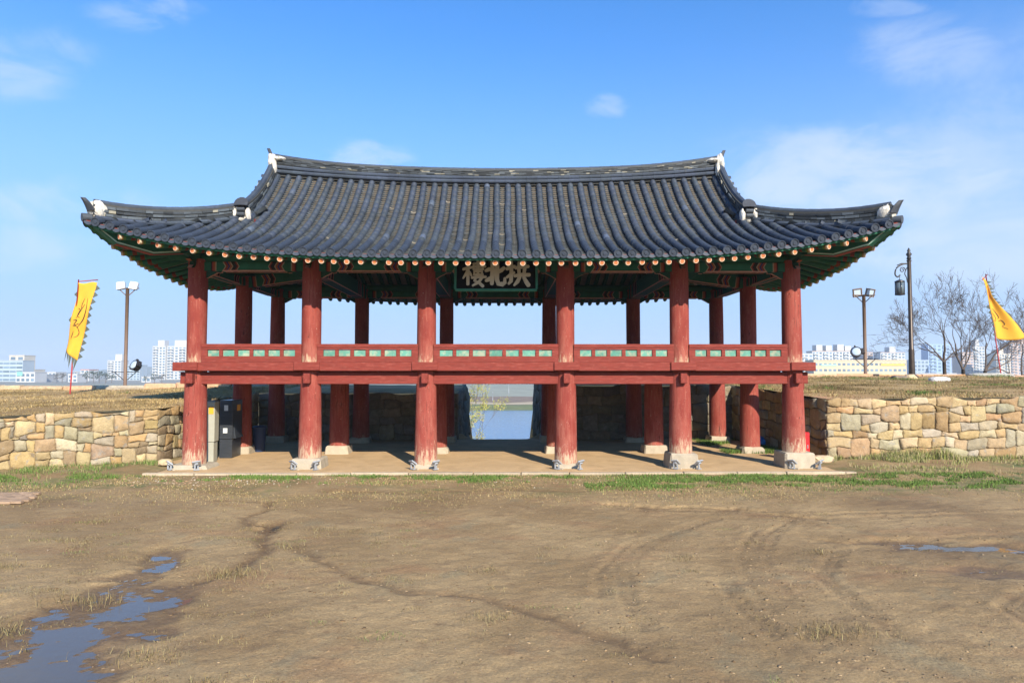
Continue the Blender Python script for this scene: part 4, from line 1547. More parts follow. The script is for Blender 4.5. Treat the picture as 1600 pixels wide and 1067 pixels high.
def end_mesh():
    """round end tile: ribbed disc closing a cover row at the eave"""
    n = 14; mb = MB(); V = []; F = []
    rings = [(0.100, 0.05), (0.104, -0.03), (0.086, -0.03), (0.078, -0.012), (0.045, -0.012), (0.036, -0.026), (0.012, -0.026)]
    for r, y in rings:
        for k in range(n):
            a = 2 * math.pi * k / n
            V.append((r * math.cos(a), y, r * math.sin(a)))
    for i in range(len(rings) - 1):
        for k in range(n):
            k2 = (k + 1) % n
            F.append((i * n + k, i * n + k2, (i + 1) * n + k2, (i + 1) * n + k))
    F.append(tuple((len(rings) - 1) * n + k for k in range(n)))
    mb.add(V, F)
    return mb


def lip_mesh():
    """crescent drop tile between two round ends"""
    n = 8; mb = MB(); V = []; F = []
    w = 0.135
    for k in range(n + 1):
        x = -w + 2 * w * k / n
        sag = -0.050 * (1 - (x / w) ** 2)
        V += [(x, 0.0, sag + 0.030), (x, -0.012, sag - 0.025 - 0.035 * (1 - (x / w) ** 2)), (x, 0.014, sag - 0.025 - 0.035 * (1 - (x / w) ** 2))]
    for k in range(n):
        a = k * 3; b = a + 3
        F += [(a, a + 1, b + 1, b), (a + 1, a + 2, b + 2, b + 1)]
    mb.add(V, F)
    return mb


def pan_unit(W2=0.13, L=0.15):
    n = 6; V = []; F = []
    for k in range(n + 1):
        x = -W2 + 2 * W2 * k / n
        sag = -0.070 * (1 - (x / W2) ** 2)
        V += [(x, 0.0, sag + 0.020), (x, L, sag - 0.020), (x, 0.022, sag - 0.016)]
    for k in range(n):
        a = k * 3; b = a + 3
        F += [(a, b, b + 1, a + 1), (a + 2, b + 2, b, a)]
    return np.array(V), np.array(F)


def row_points(path, step):
    """walk a polyline and return (point, tangent) every step"""
    out = []; acc = 0.0
    nxt = 0.0
    for a, b in zip(path[:-1], path[1:]):
        d = (b - a); L = d.length
        if L < 1e-6: continue
        while nxt <= acc + L:
            out.append((a + d * ((nxt - acc) / L), d / L))
            nxt += step
        acc += L
    return out


def frame(p, t, side, N0=(0, 0, 1)):
    """matrix with local Y along t and X along the eave"""
    X = Vector(side); Y = Vector(t).normalized()
    Z = X.cross(Y).normalized()
    X = Y.cross(Z).normalized()
    m = Matrix((X, Y, Z)).transposed().to_4x4()
    m.translation = p
    return m


cover_me = cover_mesh().mesh('cover_tile', M['tile'], True); sharp_edges(cover_me, 45)
end_me = end_mesh().mesh('end_tile', M['tile'], True); sharp_edges(end_me, 35)
lip_me = lip_mesh().mesh('eave_tile', M['tile'], False)
cu = cover_mesh(); CUV = np.array(cu.v); CUF = np.array(cu.f)
PV, PF = pan_unit()
stuff_cov = []; stuff_pan = []


def slope_path(kind, c):
    """plan line of a tile row at eave coordinate c going up the slope"""
    pts = []
    n = 40
    if kind in ('front', 'back'):
        dmax = HD - 0.08 if abs(c) < XG - 0.1 else HX - abs(c)
        for k in range(n + 1):
            d = dmax * k / n
            y = YE + d if kind == 'front' else 8.3 - d
            pts.append(Vector((c, y, surf(c, y, True))))
    else:
        s_ = -1 if kind == 'left' else 1
        dmax = min(HD - abs(c - YC), HX - 6.7)
        for k in range(n + 1):
            d = dmax * k / n
            x = s_ * (HX - d)
            pts.append(Vector((x, c, surf(x, c, False))))
    return pts


def add_stuff(lst, Vn, Fn, mtx, col):
    m = np.array(mtx)
    lst.append((Vn @ m[:3, :3].T + m[:3, 3], Fn, col))


def flush(name, lst, parent, material):
    V = []; F = []; C = []; o = 0
    for v, f, c in lst:
        V.append(v); F.append(f + o); C.append(np.repeat(np.array([c]), len(v), 0)); o += len(v)
    ob = np_mesh(name, np.concatenate(V), np.concatenate(F), material, parent, np.concatenate(C), False)
    ob['kind'] = 'stuff'
    return ob


def tilecol(k=1.0):
    f = rng.uniform(0.90, 1.12) * k
    base = (0.036, 0.047, 0.067)
    if rng.random() < 0.008: f *= 1.9
    return (base[0] * f, base[1] * f, base[2] * f * rng.uniform(0.9, 1.06))


def pancol():
    f = rng.uniform(0.65, 1.35)
    base = (0.052, 0.061, 0.068)
    if rng.random() < 0.008: f *= 2.2; base = (0.10, 0.092, 0.078)
    return (base[0] * f, base[1] * f, base[2] * f)


for kind in ('front', 'back', 'left', 'right'):
    side = {'front': (1, 0, 0), 'back': (-1, 0, 0), 'left': (0, -1, 0), 'right': (0, 1, 0)}[kind]
    half = HX if kind in ('front', 'back') else HD
    c0 = 0.0 if kind in ('front', 'back') else YC
    nrow = int((half - 0.1) / SP)
    vis = kind == 'front'
    for i in range(-nrow, nrow + 1):
        c = c0 + i * SP
        path = slope_path(kind, c)
        wx, wp = rng.uniform(.004, .014), rng.uniform(0, 6)
        pts = row_points(path, TL)
        for k, (p, t) in enumerate(pts):
            m = frame(p + Vector((0, 0, 0.045)) + Vector(side) * (wx * math.sin(k * 0.55 + wp)), t, side)
            jig = Matrix.Rotation(rng.uniform(-.016, .016), 4, 'Z') @ Matrix.Rotation(rng.uniform(-.006, .014), 4, 'X')
            if vis and k < 5:
                o = link('cover_tile', cover_me, roof); o.matrix_basis = m @ jig
            else:
                add_stuff(stuff_cov, CUV, CUF, m @ jig, tilecol())
            if k == 0:
                e = m @ Matrix.Translation((0, -0.035, -0.006)) @ Matrix.Rotation(R(-3), 4, 'X')
                if vis or kind in ('left', 'right'):
                    o = link('end_tile', end_me, roof); o.matrix_basis = e
    for i in range(-nrow - 1, nrow + 1):
        c = c0 + (i + 0.5) * SP
        if abs(c - c0) > half - 0.12: continue
        path = slope_path(kind, c)
        pts = row_points(path, 0.125 if vis else 0.3)
        for k, (p, t) in enumerate(pts):
            m = frame(p + Vector((0, 0, 0.055)), t, side)
            jig = Matrix.Rotation(rng.uniform(-.05, .05), 4, 'Y') @ Matrix.Rotation(rng.uniform(0.0, .06), 4, 'X') @ Matrix.Diagonal((1, 1.0 if vis else 2.4, 1, 1))
            add_stuff(stuff_pan, PV, PF, m @ jig, pancol())
            if k == 0 and vis:
                o = link('eave_tile', lip_me, roof)
                o.matrix_basis = m @ Matrix.Translation((0, -0.012, -0.034)) @ Matrix.Rotation(R(-26), 4, 'X')
flush('cover_tile_field', stuff_cov, roof, M['tile_attr'])
flush('pan_tile_field', stuff_pan, roof, M['tile_attr'])


# --- ridges
def ridge(name, path, hs, half, courses, cap_r, tubes=0, tube_r=0.07):
    """built-up ridge: bottom tubes, thin tile courses with pale bedding between, rounded cap. hs: height at each path point"""
    mb = MB()
    path = [Vector(p) for p in path]
    cum = [0.0]
    for a, b in zip(path[:-1], path[1:]): cum.append(cum[-1] + (b - a).length)
    L = cum[-1]

    def at(s):
        s = max(0, min(L, s))
        for i in range(len(path) - 1):
            if s <= cum[i + 1] + 1e-9:
                t = (s - cum[i]) / max(1e-9, cum[i + 1] - cum[i])
                p = path[i].lerp(path[i + 1], t)
                d = (path[i + 1] - path[i]).normalized()
                return p, d, hs[i] + (hs[i + 1] - hs[i]) * t
    n0 = tubes * 0.24
    def block(s0, s1, a, b, hw, col, jit=0.0):
        P = []
        for s in (s0, s1):
            p, d, h = at(s)
            sd = Vector((-d.y, d.x, 0)).normalized()
            for q in (-1, 1):
                for f in (a, b):
                    P.append(p + sd * (q * (hw + jit)) + Vector((0, 0, h * f)))
        mb.add(P, [(0, 1, 5, 4), (2, 6, 7, 3), (1, 3, 7, 5), (0, 4, 6, 2), (0, 2, 3, 1), (4, 5, 7, 6)], col)
    # bedding
    n = max(2, int(L / 0.4))
    for k in range(n):
        block(L * k / n, L * (k + 1) / n, -0.12, 0.9, half - 0.035, (0.05, 0.05, 0.045))
    f0 = n0; f1 = 1.0 - 0.16
    for c in range(courses):
        a = f0 + (f1 - f0) * c / courses
        b = f0 + (f1 - f0) * (c + 0.70) / courses
        s = -rng.uniform(0, 0.3)
        while s < L:
            s1 = s + rng.uniform(0.14, 0.34)
            f = rng.choice((0.5, 0.75, 1.0, 1.4, 2.0))
            col = (0.042 * f, 0.050 * f, 0.056 * f)
            if rng.random() < (0.12 if courses > 3 else 0.05): col = (0.26, 0.24, 0.18); s1 = s + rng.uniform(0.08, 0.18)
            block(max(0, s), min(L, s1 - 0.006), a + rng.uniform(-.006, .006), b + rng.uniform(-.012, .008), half, col, rng.uniform(-.022, .014))
            s = s1
    o = mb.build(name, M['tile_attr'], roof)
    # rounded members
    mb2 = MB()
    def tube_run(f, offs, r, seg=0.33):
        s = 0.0
        while s < L - 0.05:
            s1 = min(L, s + seg)
            P = []
            for q in (s, s1 - 0.004):
                p, d, h = at(q)
                sd = Vector((-d.y, d.x, 0)).normalized()
                P.append(p + sd * offs + Vector((0, 0, h * f)))
            mb2.tube(P, [r, r * 0.94], 8, tilecol(1.15))
            s = s1
    for k in range(tubes):
        for q in (-1, 1):
            tube_run(0.10 + k * 0.24, q * (half + 0.01 - 0.03 * k), tube_r)
    tube_run(0.93, 0, cap_r)
    c_ = mb2.build('ridge_cap_tile', M['tile_attr'], roof, angle=40)
    c_['kind'] = 'stuff'
    return o


rp = []; rh = []
for k in range(41):
    x = -7.0 + 14.0 * k / 40
    rp.append((x, 3.2, zridge(x) + 0.0)); rh.append(0.49 + 0.14 * max(0, (abs(x) - 4.0) / 3.0) ** 2)
ridge('main_ridge', rp, rh, 0.17, 6, 0.075, 2, 0.062)
for s in (-1, 1):
    for far in (0, 1):
        P = []; H = []
        for k in range(17):
            t = k / 16
            y = 3.05 + (0.66 - 3.05) * t
            yy = y if not far else 6.4 - y
            P.append((s * 6.96, yy, surf(6.9, yy, True) + 0.03)); H.append(0.50 - 0.08 * math.sin(math.pi * t))
        ridge('gable_ridge', P, H, 0.15, 3, 0.085, 1, 0.07)
        P = []; H = []
        for k in range(17):
            t = k / 16
            d = 2.68 * (1 - t) + 0.14 * t
            x = s * (HX - d); y = YE + d
            yy = y if not far else 6.4 - y
            P.append((x, yy, surf(x, yy, True) + 0.02)); H.append(0.41 + 0.03 * math.sin(math.pi * t) + 0.06 * t ** 4)
        ridge('hip_ridge', P, H, 0.13, 3, 0.08, 1, 0.06)


def blob(name, loc, size, seed, m='plaster'):
    bm = bmesh.new()
    bmesh.ops.create_icosphere(bm, subdivisions=3, radius=0.5)
    for v in bm.verts:
        n = 1 + 0.45 * float(fbm(v.co.x * 4 + seed, v.co.y * 4 + v.co.z * 3.1, seed, 3))
        v.co = Vector((v.co.x * size[0], v.co.y * size[1], v.co.z * size[2])) * n
    me = bpy.data.meshes.new(name)
    bm.to_mesh(me); bm.free()
    me.materials.append(M[m])
    return link(name, me, roof, loc)


def horn(p, d, r=0.10, ln=0.30, up=0.22, name='horn_tile'):
    """curved-up tile closing a ridge end: a tapering half shell leaning outwards"""
    d = Vector(d); d.z = 0; d.normalize()
    sd = Vector((-d.y, d.x, 0))
    mb = MB(); V = []; F = []
    st = 6
    for i in range(st):
        t = i / (st - 1)
        c = Vector(p) + d * (ln * (1 - math.cos(t * 1.2)) * 1.0 + 0.10 * t) + Vector((0, 0, -0.24 + (up + 0.34) * t))
        w = r * (1.25 - 0.95 * t ** 1.8)
        for q, dd in ((-1, 0.03), (-0.6, -0.03), (0, -0.05), (0.6, -0.03), (1, 0.03)):
            V.append(c + sd * (w * q) - d * dd)
        for q, dd in ((1, 0.0), (0, -0.085), (-1, 0.0)):
            V.append(c + sd * (w * q * 0.96) - d * (dd + 0.05))
    for i in range(st - 1):
        for k in range(8):
            k2 = (k + 1) % 8
            F.append((i * 8 + k, i * 8 + k2, (i + 1) * 8 + k2, (i + 1) * 8 + k))
    F.append(tuple(reversed(range(8)))); F.append(tuple((st - 1) * 8 + k for k in range(8)))
    mb.add(V, F, (0.045, 0.05, 0.06))
    return mb.build(name, M['tile_attr'], roof, angle=40)


for s in (-1, 1):
    horn((s * 7.0, 3.2, zridge(7) + 0.56), (s, 0, 0), 0.10, 0.10, 0.16)
    blob('plaster_cap', (s * 6.97, 3.05, zridge(7) + 0.36), (0.24, 0.40, 0.52), 3 + s)
    blob('plaster_cap', (s * 6.86, 2.92, zridge(7) + 0.12), (0.13, 0.24, 0.42), 9 + s)
    blob('plaster_cap', (s * 6.75, 3.05, zridge(7) + 0.44), (0.36, 0.33, 0.13), 11 + s)
    for far in (0, 1):
        y0 = 0.62 if not far else 5.78
        sg = -1 if not far else 1
        z0 = surf(6.9, y0, True)
        # round dark end tile of the gable ridge with plaster and two short stubs below
        mb = MB()
        n = 14
        T = Matrix.Translation((s * 6.96, y0 + sg * 0.06, z0 + 0.50)) @ Matrix.Rotation(R(90 + 22 * 1) * -sg * -1, 4, 'X')
        pr_ = [(0.19, -0.03), (0.20, 0.0), (0.19, 0.03), (0.15, 0.04), (0.02, 0.045)]
        mb.lathe(pr_, n, (0.04, 0.045, 0.055), T=T)
        mb.v = [(a, b, max(c, z0 + 0.44)) for a, b, c in mb.v]
        mb.build('horn_tile', M['tile_attr'], roof, angle=40)
        blob('plaster_cap', (s * 7.13, y0 - sg * 0.0, z0 + 0.24), (0.15, 0.24, 0.40), 21 + s)
        blob('plaster_cap', (s * 6.79, y0 - sg * 0.0, z0 + 0.22), (0.15, 0.24, 0.36), 23 + s)
        blob('plaster_cap', (s * 6.96, y0 - sg * 0.04, z0 + 0.12), (0.34, 0.16, 0.16), 25 + s)
        mb = MB()
        for dz in (0.20, 0.33):
            mb.tube([(s * 6.96 - 0.10, y0 + sg * 0.10, z0 + dz), (s * 6.96 + 0.10, y0 + sg * 0.10, z0 + dz)], 0.055, 9, (0.07, 0.08, 0.09))
        mb.build('stub_tile', M['tile_attr'], roof, angle=40)
        # hip tip
        d = 0.14
        x = s * (HX - d); y = YE + d if not far else 8.3 - d
        zt_ = surf(x, y, True)
        horn((x + s * 0.02, y + sg * 0.02, zt_ + 0.46), (s, sg, 0), 0.17, 0.10, -0.04)
        blob('plaster_cap', (x - s * 0.08, y - sg * 0.10, zt_ + 0.26), (0.40, 0.38, 0.46), 31 + s)
        mb = MB()
        mb.tube([(x - s * 0.25, y - sg * 0.25, zt_ + 0.10), (x + s * 0.14, y + sg * 0.14, zt_ + 0.055)], [0.09, 0.10], 12, (0.065, 0.075, 0.09))
        mb.build('corner_tile', M['tile_attr'], roof, angle=40)
    # verge tiles along the gable edge: they project sideways
    for k in range(18):
        y = 0.95 + k * (5.45 - 0.95) / 17
        z = surf(6.9, y, True)
        a = Matrix.Translation((s * 7.30, y, z + 0.02)) @ Matrix.Rotation(R(90) * s, 4, 'Z')
        o = link('verge_tile', cover_me, roof); o.matrix_basis = a

# ================================================================== NAME PLAQUE
plq = thing('name_plaque', 'black name board with three large grey brush characters under the centre eave', 'name board', (0.0, -0.30, 4.60))
plq.rotation_euler = (R(-11), 0, 0)
PW, PH = 1.06, 0.84
mb = MB(); mb.bbox(-PW + .03, PW - .03, 0.0, 0.04, 0.03, PH - .03, 0.006); mb.build('board', M['plaque_board'], plq)
for nm, a in (('frame', (-PW, PW, -0.035, 0.05, -0.03, 0.03)), ('frame', (-PW, PW, -0.035, 0.05, PH - .03, PH + .03)), ('frame', (-PW - .03, -PW + .03, -0.033, 0.048, 0.03, PH - .03)), ('frame', (PW - .03, PW + .03, -0.033, 0.048, 0.03, PH - .03))):
    mb = MB(); mb.bbox(*a, 0.008); mb.build(nm, M['teal_frame'], plq)


def brush(strokes, cx, cz, sx, sz, y0=-0.004, th=0.02, bold=1.5):
    """brush strokes as thin raised ribbons; each stroke is a list of (x, z, width) on a 0..100 square"""
    mb = MB()
    for si, st in enumerate(strokes):
        P = [Vector((cx + (x / 100 - .5) * sx, 0, cz + (z / 100 - .5) * sz)) for x, z, w in st]
        Wd = [w / 100 * sz * .5 * bold for x, z, w in st]
        # outline with rounded ends
        left = []; right = []
        n = len(P)
        for i in range(n):
            d = (P[min(i + 1, n - 1)] - P[max(i - 1, 0)]).normalized()
            q = Vector((-d.z, 0, d.x))
            left.append(P[i] + q * Wd[i]); right.append(P[i] - q * Wd[i])
        d0 = (P[0] - P[1]).normalized(); d1 = (P[-1] - P[-2]).normalized()
        yy = y0 - th - si * 0.0006
        V = []
        for a, b in zip(left, right):
            V += [Vector((a.x, yy, a.z)), Vector((b.x, yy, b.z)), Vector((a.x, y0, a.z)), Vector((b.x, y0, b.z))]
        F = []
        for i in range(n - 1):
            a = i * 4; b = a + 4
            F += [(a, b, b + 1, a + 1), (a, a + 2, b + 2, b), (a + 1, b + 1, b + 3, a + 3)]
        mb.add(V, F)
        for P0, dd, w, q0 in ((P[0], d0, Wd[0], left[0] - P[0]), (P[-1], d1, Wd[-1], right[-1] - P[-1])):
            V = [Vector((P0.x, yy, P0.z))]
            F = []
            m_ = 6
            for k in range(m_ + 1):
                t = math.pi * k / m_
                e = P0 + q0 * math.cos(t) + dd * (w * 0.8 * math.sin(t))
                V.append(Vector((e.x, yy, e.z))); V.append(Vector((e.x, y0, e.z)))
            for k in range(m_):
                F += [(0, 1 + 2 * k, 3 + 2 * k), (1 + 2 * k, 2 + 2 * k, 4 + 2 * k, 3 + 2 * k)]
            mb.add(V, F)
    return mb


GONG = [[(2, 70, 9), (20, 76, 11), (36, 80, 9)], [(22, 98, 9), (22, 60, 11), (20, 20, 11), (10, 10, 7)], [(2, 36, 7), (18, 46, 10), (34, 56, 7)],
        [(40, 74, 9), (66, 78, 10), (96, 80, 9)], [(56, 96, 9), (54, 70, 10), (56, 44, 9)], [(80, 98, 9), (80, 70, 10), (76, 46, 9)],
        [(36, 42, 9), (66, 46, 11), (100, 46, 10)], [(58, 36, 10), (48, 18, 11), (34, 4, 6)], [(76, 36, 9), (86, 18, 12), (96, 4, 12)]]
BUK = [[(2, 62, 8), (18, 68, 11), (36, 70, 9)], [(36, 98, 10), (37, 60, 12), (34, 30, 12), (33, 10, 10)], [(4, 22, 8), (18, 28, 12), (34, 36, 8)],
       [(60, 98, 10), (59, 60, 12), (58, 28, 12), (66, 10, 12), (86, 8, 13), (98, 14, 10), (98, 32, 7)], [(94, 74, 9), (80, 64, 11), (62, 56, 8)]]
RU = [[(2, 68, 8), (18, 73, 10), (38, 76, 8)], [(24, 98, 9), (23, 60, 10), (23, 8, 10)], [(20, 62, 8), (12, 46, 8), (2, 32, 5)], [(27, 60, 7), (34, 50, 7), (38, 42, 6)],
      [(66, 100, 9), (66, 80, 9), (66, 44, 8)], [(46, 90, 7), (68, 92, 8), (88, 90, 7)], [(42, 78, 7), (68, 80, 8), (98, 80, 8)], [(48, 90, 6), (47, 68, 7)], [(87, 90, 6), (87, 68, 7)],
      [(46, 68, 6), (68, 69, 7), (90, 68, 6)], [(50, 60, 6), (50, 46, 6)], [(84, 60, 6), (84, 46, 6)], [(50, 59, 6), (68, 60, 6), (84, 59, 6)], [(48, 47, 6), (68, 47, 6), (88, 47, 6)],
      [(40, 34, 8), (68, 37, 9), (100, 37, 8)], [(62, 44, 8), (52, 22, 9), (74, 12, 9), (88, 0, 10)], [(84, 34, 8), (70, 16, 9), (44, 2, 6)]]
for ch, cx, s_, bd in ((RU, -0.57, 0.60, 1.22), (BUK, -0.02, 0.52, 1.45), (GONG, 0.57, 0.60, 1.35)):
    o = brush(ch, cx, 0.44, s_, 0.68, bold=bd).build('character', M['plaque_char'], plq)

# ================================================================== COURT THINGS
def floodlight(x, y, z, yaw, label):
    t = thing('ground_floodlight', label, 'floodlight', (x, y, z - 0.02), yaw, 'small floodlights at the column feet')
    t.scale = (0.85, 0.85, 0.85)
    mb = MB()
    T = Matrix.Translation((0, 0, 0.19)) @ Matrix.Rotation(R(-52), 4, 'X') @ Matrix.Rotation(R(12), 4, 'Y')
    mb.bbox(-0.12, 0.12, -0.022, 0.018, -0.105, 0.105, 0.012, T=T)
    mb.bbox(-0.05, 0.05, 0.018, 0.06, -0.05, 0.05, 0.012, T=T)
    mb.build('housing', M['metal_grey'], t)
    mb = MB(); mb.box(-0.10, 0.10, -0.028, -0.023, -0.088, 0.088, T=T); mb.build('lens', M['lens_sky'], t)
    mb = MB()
    for s in (-1, 1):
        mb.box(s * 0.045 - .014, s * 0.045 + .014, -0.02 + .03 * s, 0.02 + .03 * s, 0.0, 0.16)
    mb.box(-0.08, 0.08, -0.04, 0.04, -0.012, 0.012)
    mb.build('yoke', M['metal_grey'], t)
    mb = MB(); mb.bbox(-0.16, -0.02, -0.12, -0.05, -0.03, 0.02, 0.01); mb.build('ballast_stone', M['granite'], t)


ords = ['leftmost', 'second from left', 'third from left', 'fourth from left', 'fifth from left', 'rightmost']
for i, x in enumerate(CX):
    for s in (-1, 1):
        fx = x + s * 0.29 + 0.02
        floodlight(fx + (-.12 if i == 0 and s < 0 else 0.0) + (0.1 if i == 5 and s > 0 else 0), -0.62 + 0.05 * ((i * 3 + s) % 3), 0.04, math.pi + s * 0.7 + rng.uniform(-.2, .2),
                   'small silver floodlight %s the foot of the %s front column' % ('left of' if s < 0 else 'right of', ords[i]))

cab = thing('electric_cabinet', 'tall dark steel electric cabinet with stickers beside the leftmost column', 'cabinet', (-7.82, 2.30, 0.0), R(2))
mb = MB(); mb.bbox(-0.18, 0.18, -0.38, 0.36, 0.0, 0.54, 0.01); mb.build('plinth', M['steel'], cab)
mb = MB(); mb.bbox(-0.18, 0.19, -0.40, 0.40, 0.545, 1.66, 0.012); mb.build('body', M['steel'], cab)
mb = MB(); mb.box(-0.165, 0.175, -0.408, -0.402, 0.56, 1.645); dr = mb.build('door', M['steel'], cab)
mb = MB(); mb.box(-0.05, 0.06, -0.413, -0.409, 1.36, 1.52); mb.build('sticker', mat('white_sticker', (0.6, 0.62, 0.6), 0.6, 0.05), dr)
mb = MB(); mb.box(-0.07, 0.05, -0.413, -0.409, 0.72, 0.86); mb.build('sticker', bpy.data.materials['white_sticker'], dr)
mb = MB(); mb.box(0.1901, 0.196, -0.05, 0.22, 1.34, 1.52); mb.build('sticker', mat('yellow_sticker', (0.7, 0.36, 0.03), 0.6, 0.05), cab)
mb = MB(); mb.add([(0.191, -0.3, 0.56), (0.191, 0.32, 0.56), (0.191, 0.32, 0.70), (0.191, 0.0, 1.05), (0.191, -0.3, 0.98), (0.26, -0.3, 0.56), (0.26, 0.32, 0.56)], [(0, 5, 4), (5, 6, 2, 3, 4), (1, 2, 6), (0, 1, 6, 5)]); mb.build('cable_hood', M['steel'], cab)
cab2 = thing('electric_cabinet', 'slim beige electric cabinet half hidden behind the leftmost column', 'cabinet', (-7.98, 1.15, 0.0), R(3))
mb = MB(); mb.bbox(-0.20, 0.20, -0.15, 0.15, 0.0, 0.55, 0.01); mb.build('plinth', M['cab_beige'], cab2)
mb = MB(); mb.bbox(-0.22, 0.22, -0.17, 0.17, 0.555, 1.66, 0.012); mb.build('body', M['cab_beige'], cab2)
mb = MB(); mb.box(0.06, 0.19, -0.178, -0.172, 1.32, 1.52); mb.build('sticker', bpy.data.materials['yellow_sticker'], cab2)
bn = thing('bin', 'blue plastic bin in the shade beside the left middle column', 'bin', (-7.42, 3.55, 0.0))
mb = MB(); mb.lathe([(0.16, 0.0), (0.17, 0.02), (0.20, 0.72)], 16); mb.build('body', M['blue_plastic'], bn, angle=40)
mb = MB(); mb.lathe([(0.215, 0.721), (0.22, 0.76), (0.17, 0.80), (0.05, 0.81)], 16); mb.build('lid', M['blue_plastic'], bn, angle=40)
rb = thing('red_box', 'bright red upright box between the rightmost column and the wall', 'red box', (8.52, 1.1, 0.0), R(4))
mb = MB(); mb.bbox(-0.17, 0.17, -0.14, 0.14, 0.0, 0.80, 0.012); mb.build('body', M['red_plastic'], rb)
mb = MB(); mb.box(-0.15, 0.15, -0.148, -0.142, 0.05, 0.75); mb.build('door', M['red_plastic'], rb)
mb = MB(); mb.bbox(0.09, 0.11, -0.17, -0.149, 0.36, 0.46, 0.004); mb.build('handle', M['metal_grey'], rb)
o = blob('plastic_bag', (8.75, 4.9, 0.15), (0.5, 0.4, 0.36), 51, 'blue_bag'); o.parent = None
tag(o, 'crumpled bright blue plastic bag in the grass by the right wall', 'plastic bag')


# ================================================================== FLAGS
def smoothpath(pts, n):
    out = []
    m = len(pts)
    for k in range(n + 1):
        t = k / n * (m - 1)
        i = min(int(t), m - 2); f = t - i
        p0 = pts[max(i - 1, 0)]; p1 = pts[i]; p2 = pts[i + 1]; p3 = pts[min(i + 2, m - 1)]
        out.append(tuple(0.5 * (2 * b + (c - a) * f + (2 * a - 5 * b + 4 * c - d) * f * f + (3 * b - 3 * c + d - a) * f ** 3) for a, b, c, d in zip(p0, p1, p2, p3)))
    return out


def flag(label, pole0, pole1, bar, surf_fn, strokes, fringe_edges, tails):
    """surf_fn(u, v) -> point on the cloth; u across from the pole, v downwards"""
    t = thing('banner_flag', label, 'flag', pole0)
    base = Vector(pole0)
    L = lambda p: Vector(p) - base
    mb = MB(); mb.tube([(0, 0, -0.3), L(pole1)], [0.028, 0.022], 8); mb.build('pole', M['pole_red'], t, True)
    mb = MB(); mb.tube([L(bar[0]), L(bar[1])], 0.018, 6); mb.build('crossbar', M['pole_red'], t, True)
    nu, nv = 14, 40
    mb = MB()
    for off in (0.0,):
        V = [L(surf_fn(i / nu, j / nv)) for i in range(nu + 1) for j in range(nv + 1)]
        F = [(i * (nv + 1) + j, (i + 1) * (nv + 1) + j, (i + 1) * (nv + 1) + j + 1, i * (nv + 1) + j + 1) for i in range(nu) for j in range(nv)]
        mb.add(V, F)
    cl_ = mb.build('cloth', M['yellow_cloth'], t, True)
    so = cl_.modifiers.new('thickness', 'SOLIDIFY'); so.thickness = 0.006; so.offset = 0
    # dark triangles along the edges
    for (fu, va, vb, n, out) in fringe_edges:
        for k in range(n):
            v0 = va + (vb - va) * k / n; v1 = va + (vb - va) * (k + 0.95) / n
            a = L(surf_fn(fu, v0)); b = L(surf_fn(fu, v1))
            tip = (a + b) / 2 + Vector(out) * rng.uniform(0.75, 1.15) + Vector((0, rng.uniform(-.04, .04), -0.02))
            mb = MB(); mb.add([a, b, tip, (a + b) / 2 + Vector((0, 0.012, 0))], [(0, 1, 2), (0, 2, 3), (1, 3, 2), (0, 3, 1)])
            mb.build('fringe_triangle', M['fringe'], t)
    if tails:
        for k in range(tails):
            a = L(surf_fn(k / tails, 1.0)); b = L(surf_fn((k + 1) / tails, 1.0))
            tip = (a + b) / 2 + Vector((-0.06 + rng.uniform(-.05, .05), rng.uniform(-.04, .04), rng.uniform(-0.5, -0.28)))
            mb = MB(); mb.add([a, b, tip, (a + b) / 2 + Vector((0, 0.012, 0))], [(0, 1, 2), (0, 2, 3), (1, 3, 2), (0, 3, 1)])
            mb.build('fringe_triangle', M['fringe'], t)
    # brushed emblem on the cloth
    mb = MB()
    for st in strokes:
        sp = smoothpath(st, 14)
        P = []
        for i, (u, v, w) in enumerate(sp):
            a = sp[max(0, i - 1)]; b = sp[min(len(sp) - 1, i + 1)]
            p = Vector(surf_fn(u, v)); d = Vector(surf_fn(b[0], b[1])) - Vector(surf_fn(a[0], a[1]))
            nn = Vector((0, -1, 0)); q = d.cross(nn).normalized() * w * 0.36
            P += [p + q + Vector((0, -0.012, 0)) - base, p - q + Vector((0, -0.012, 0)) - base]
        n = len(sp)
        mb.add(P, [(2 * i, 2 * i + 1, 2 * i + 3, 2 * i + 2) for i in range(n - 1)])
    mb.build('painted_emblem', M['ink'], t)
    return t


def left_cloth(u, v):
    top = Vector((-15.91 + 0.70 * u, 8.0 - 0.02, 5.86 + 0.0 * u))
    bot = Vector((-16.27 + 0.43 * u, 8.0 - 0.10, 3.30 - 0.40 * u))
    p = top.lerp(bot, v)
    p.y += 0.06 * math.sin(5 * u + 3 * v) * (0.3 + v) + 0.05 * math.sin(9 * v + 2 * u)
    p.x += 0.02 * math.sin(7 * v)
    p.z += -0.05 * math.sin(math.pi * 2 * u) * (1 - v) * 0.6
    return p


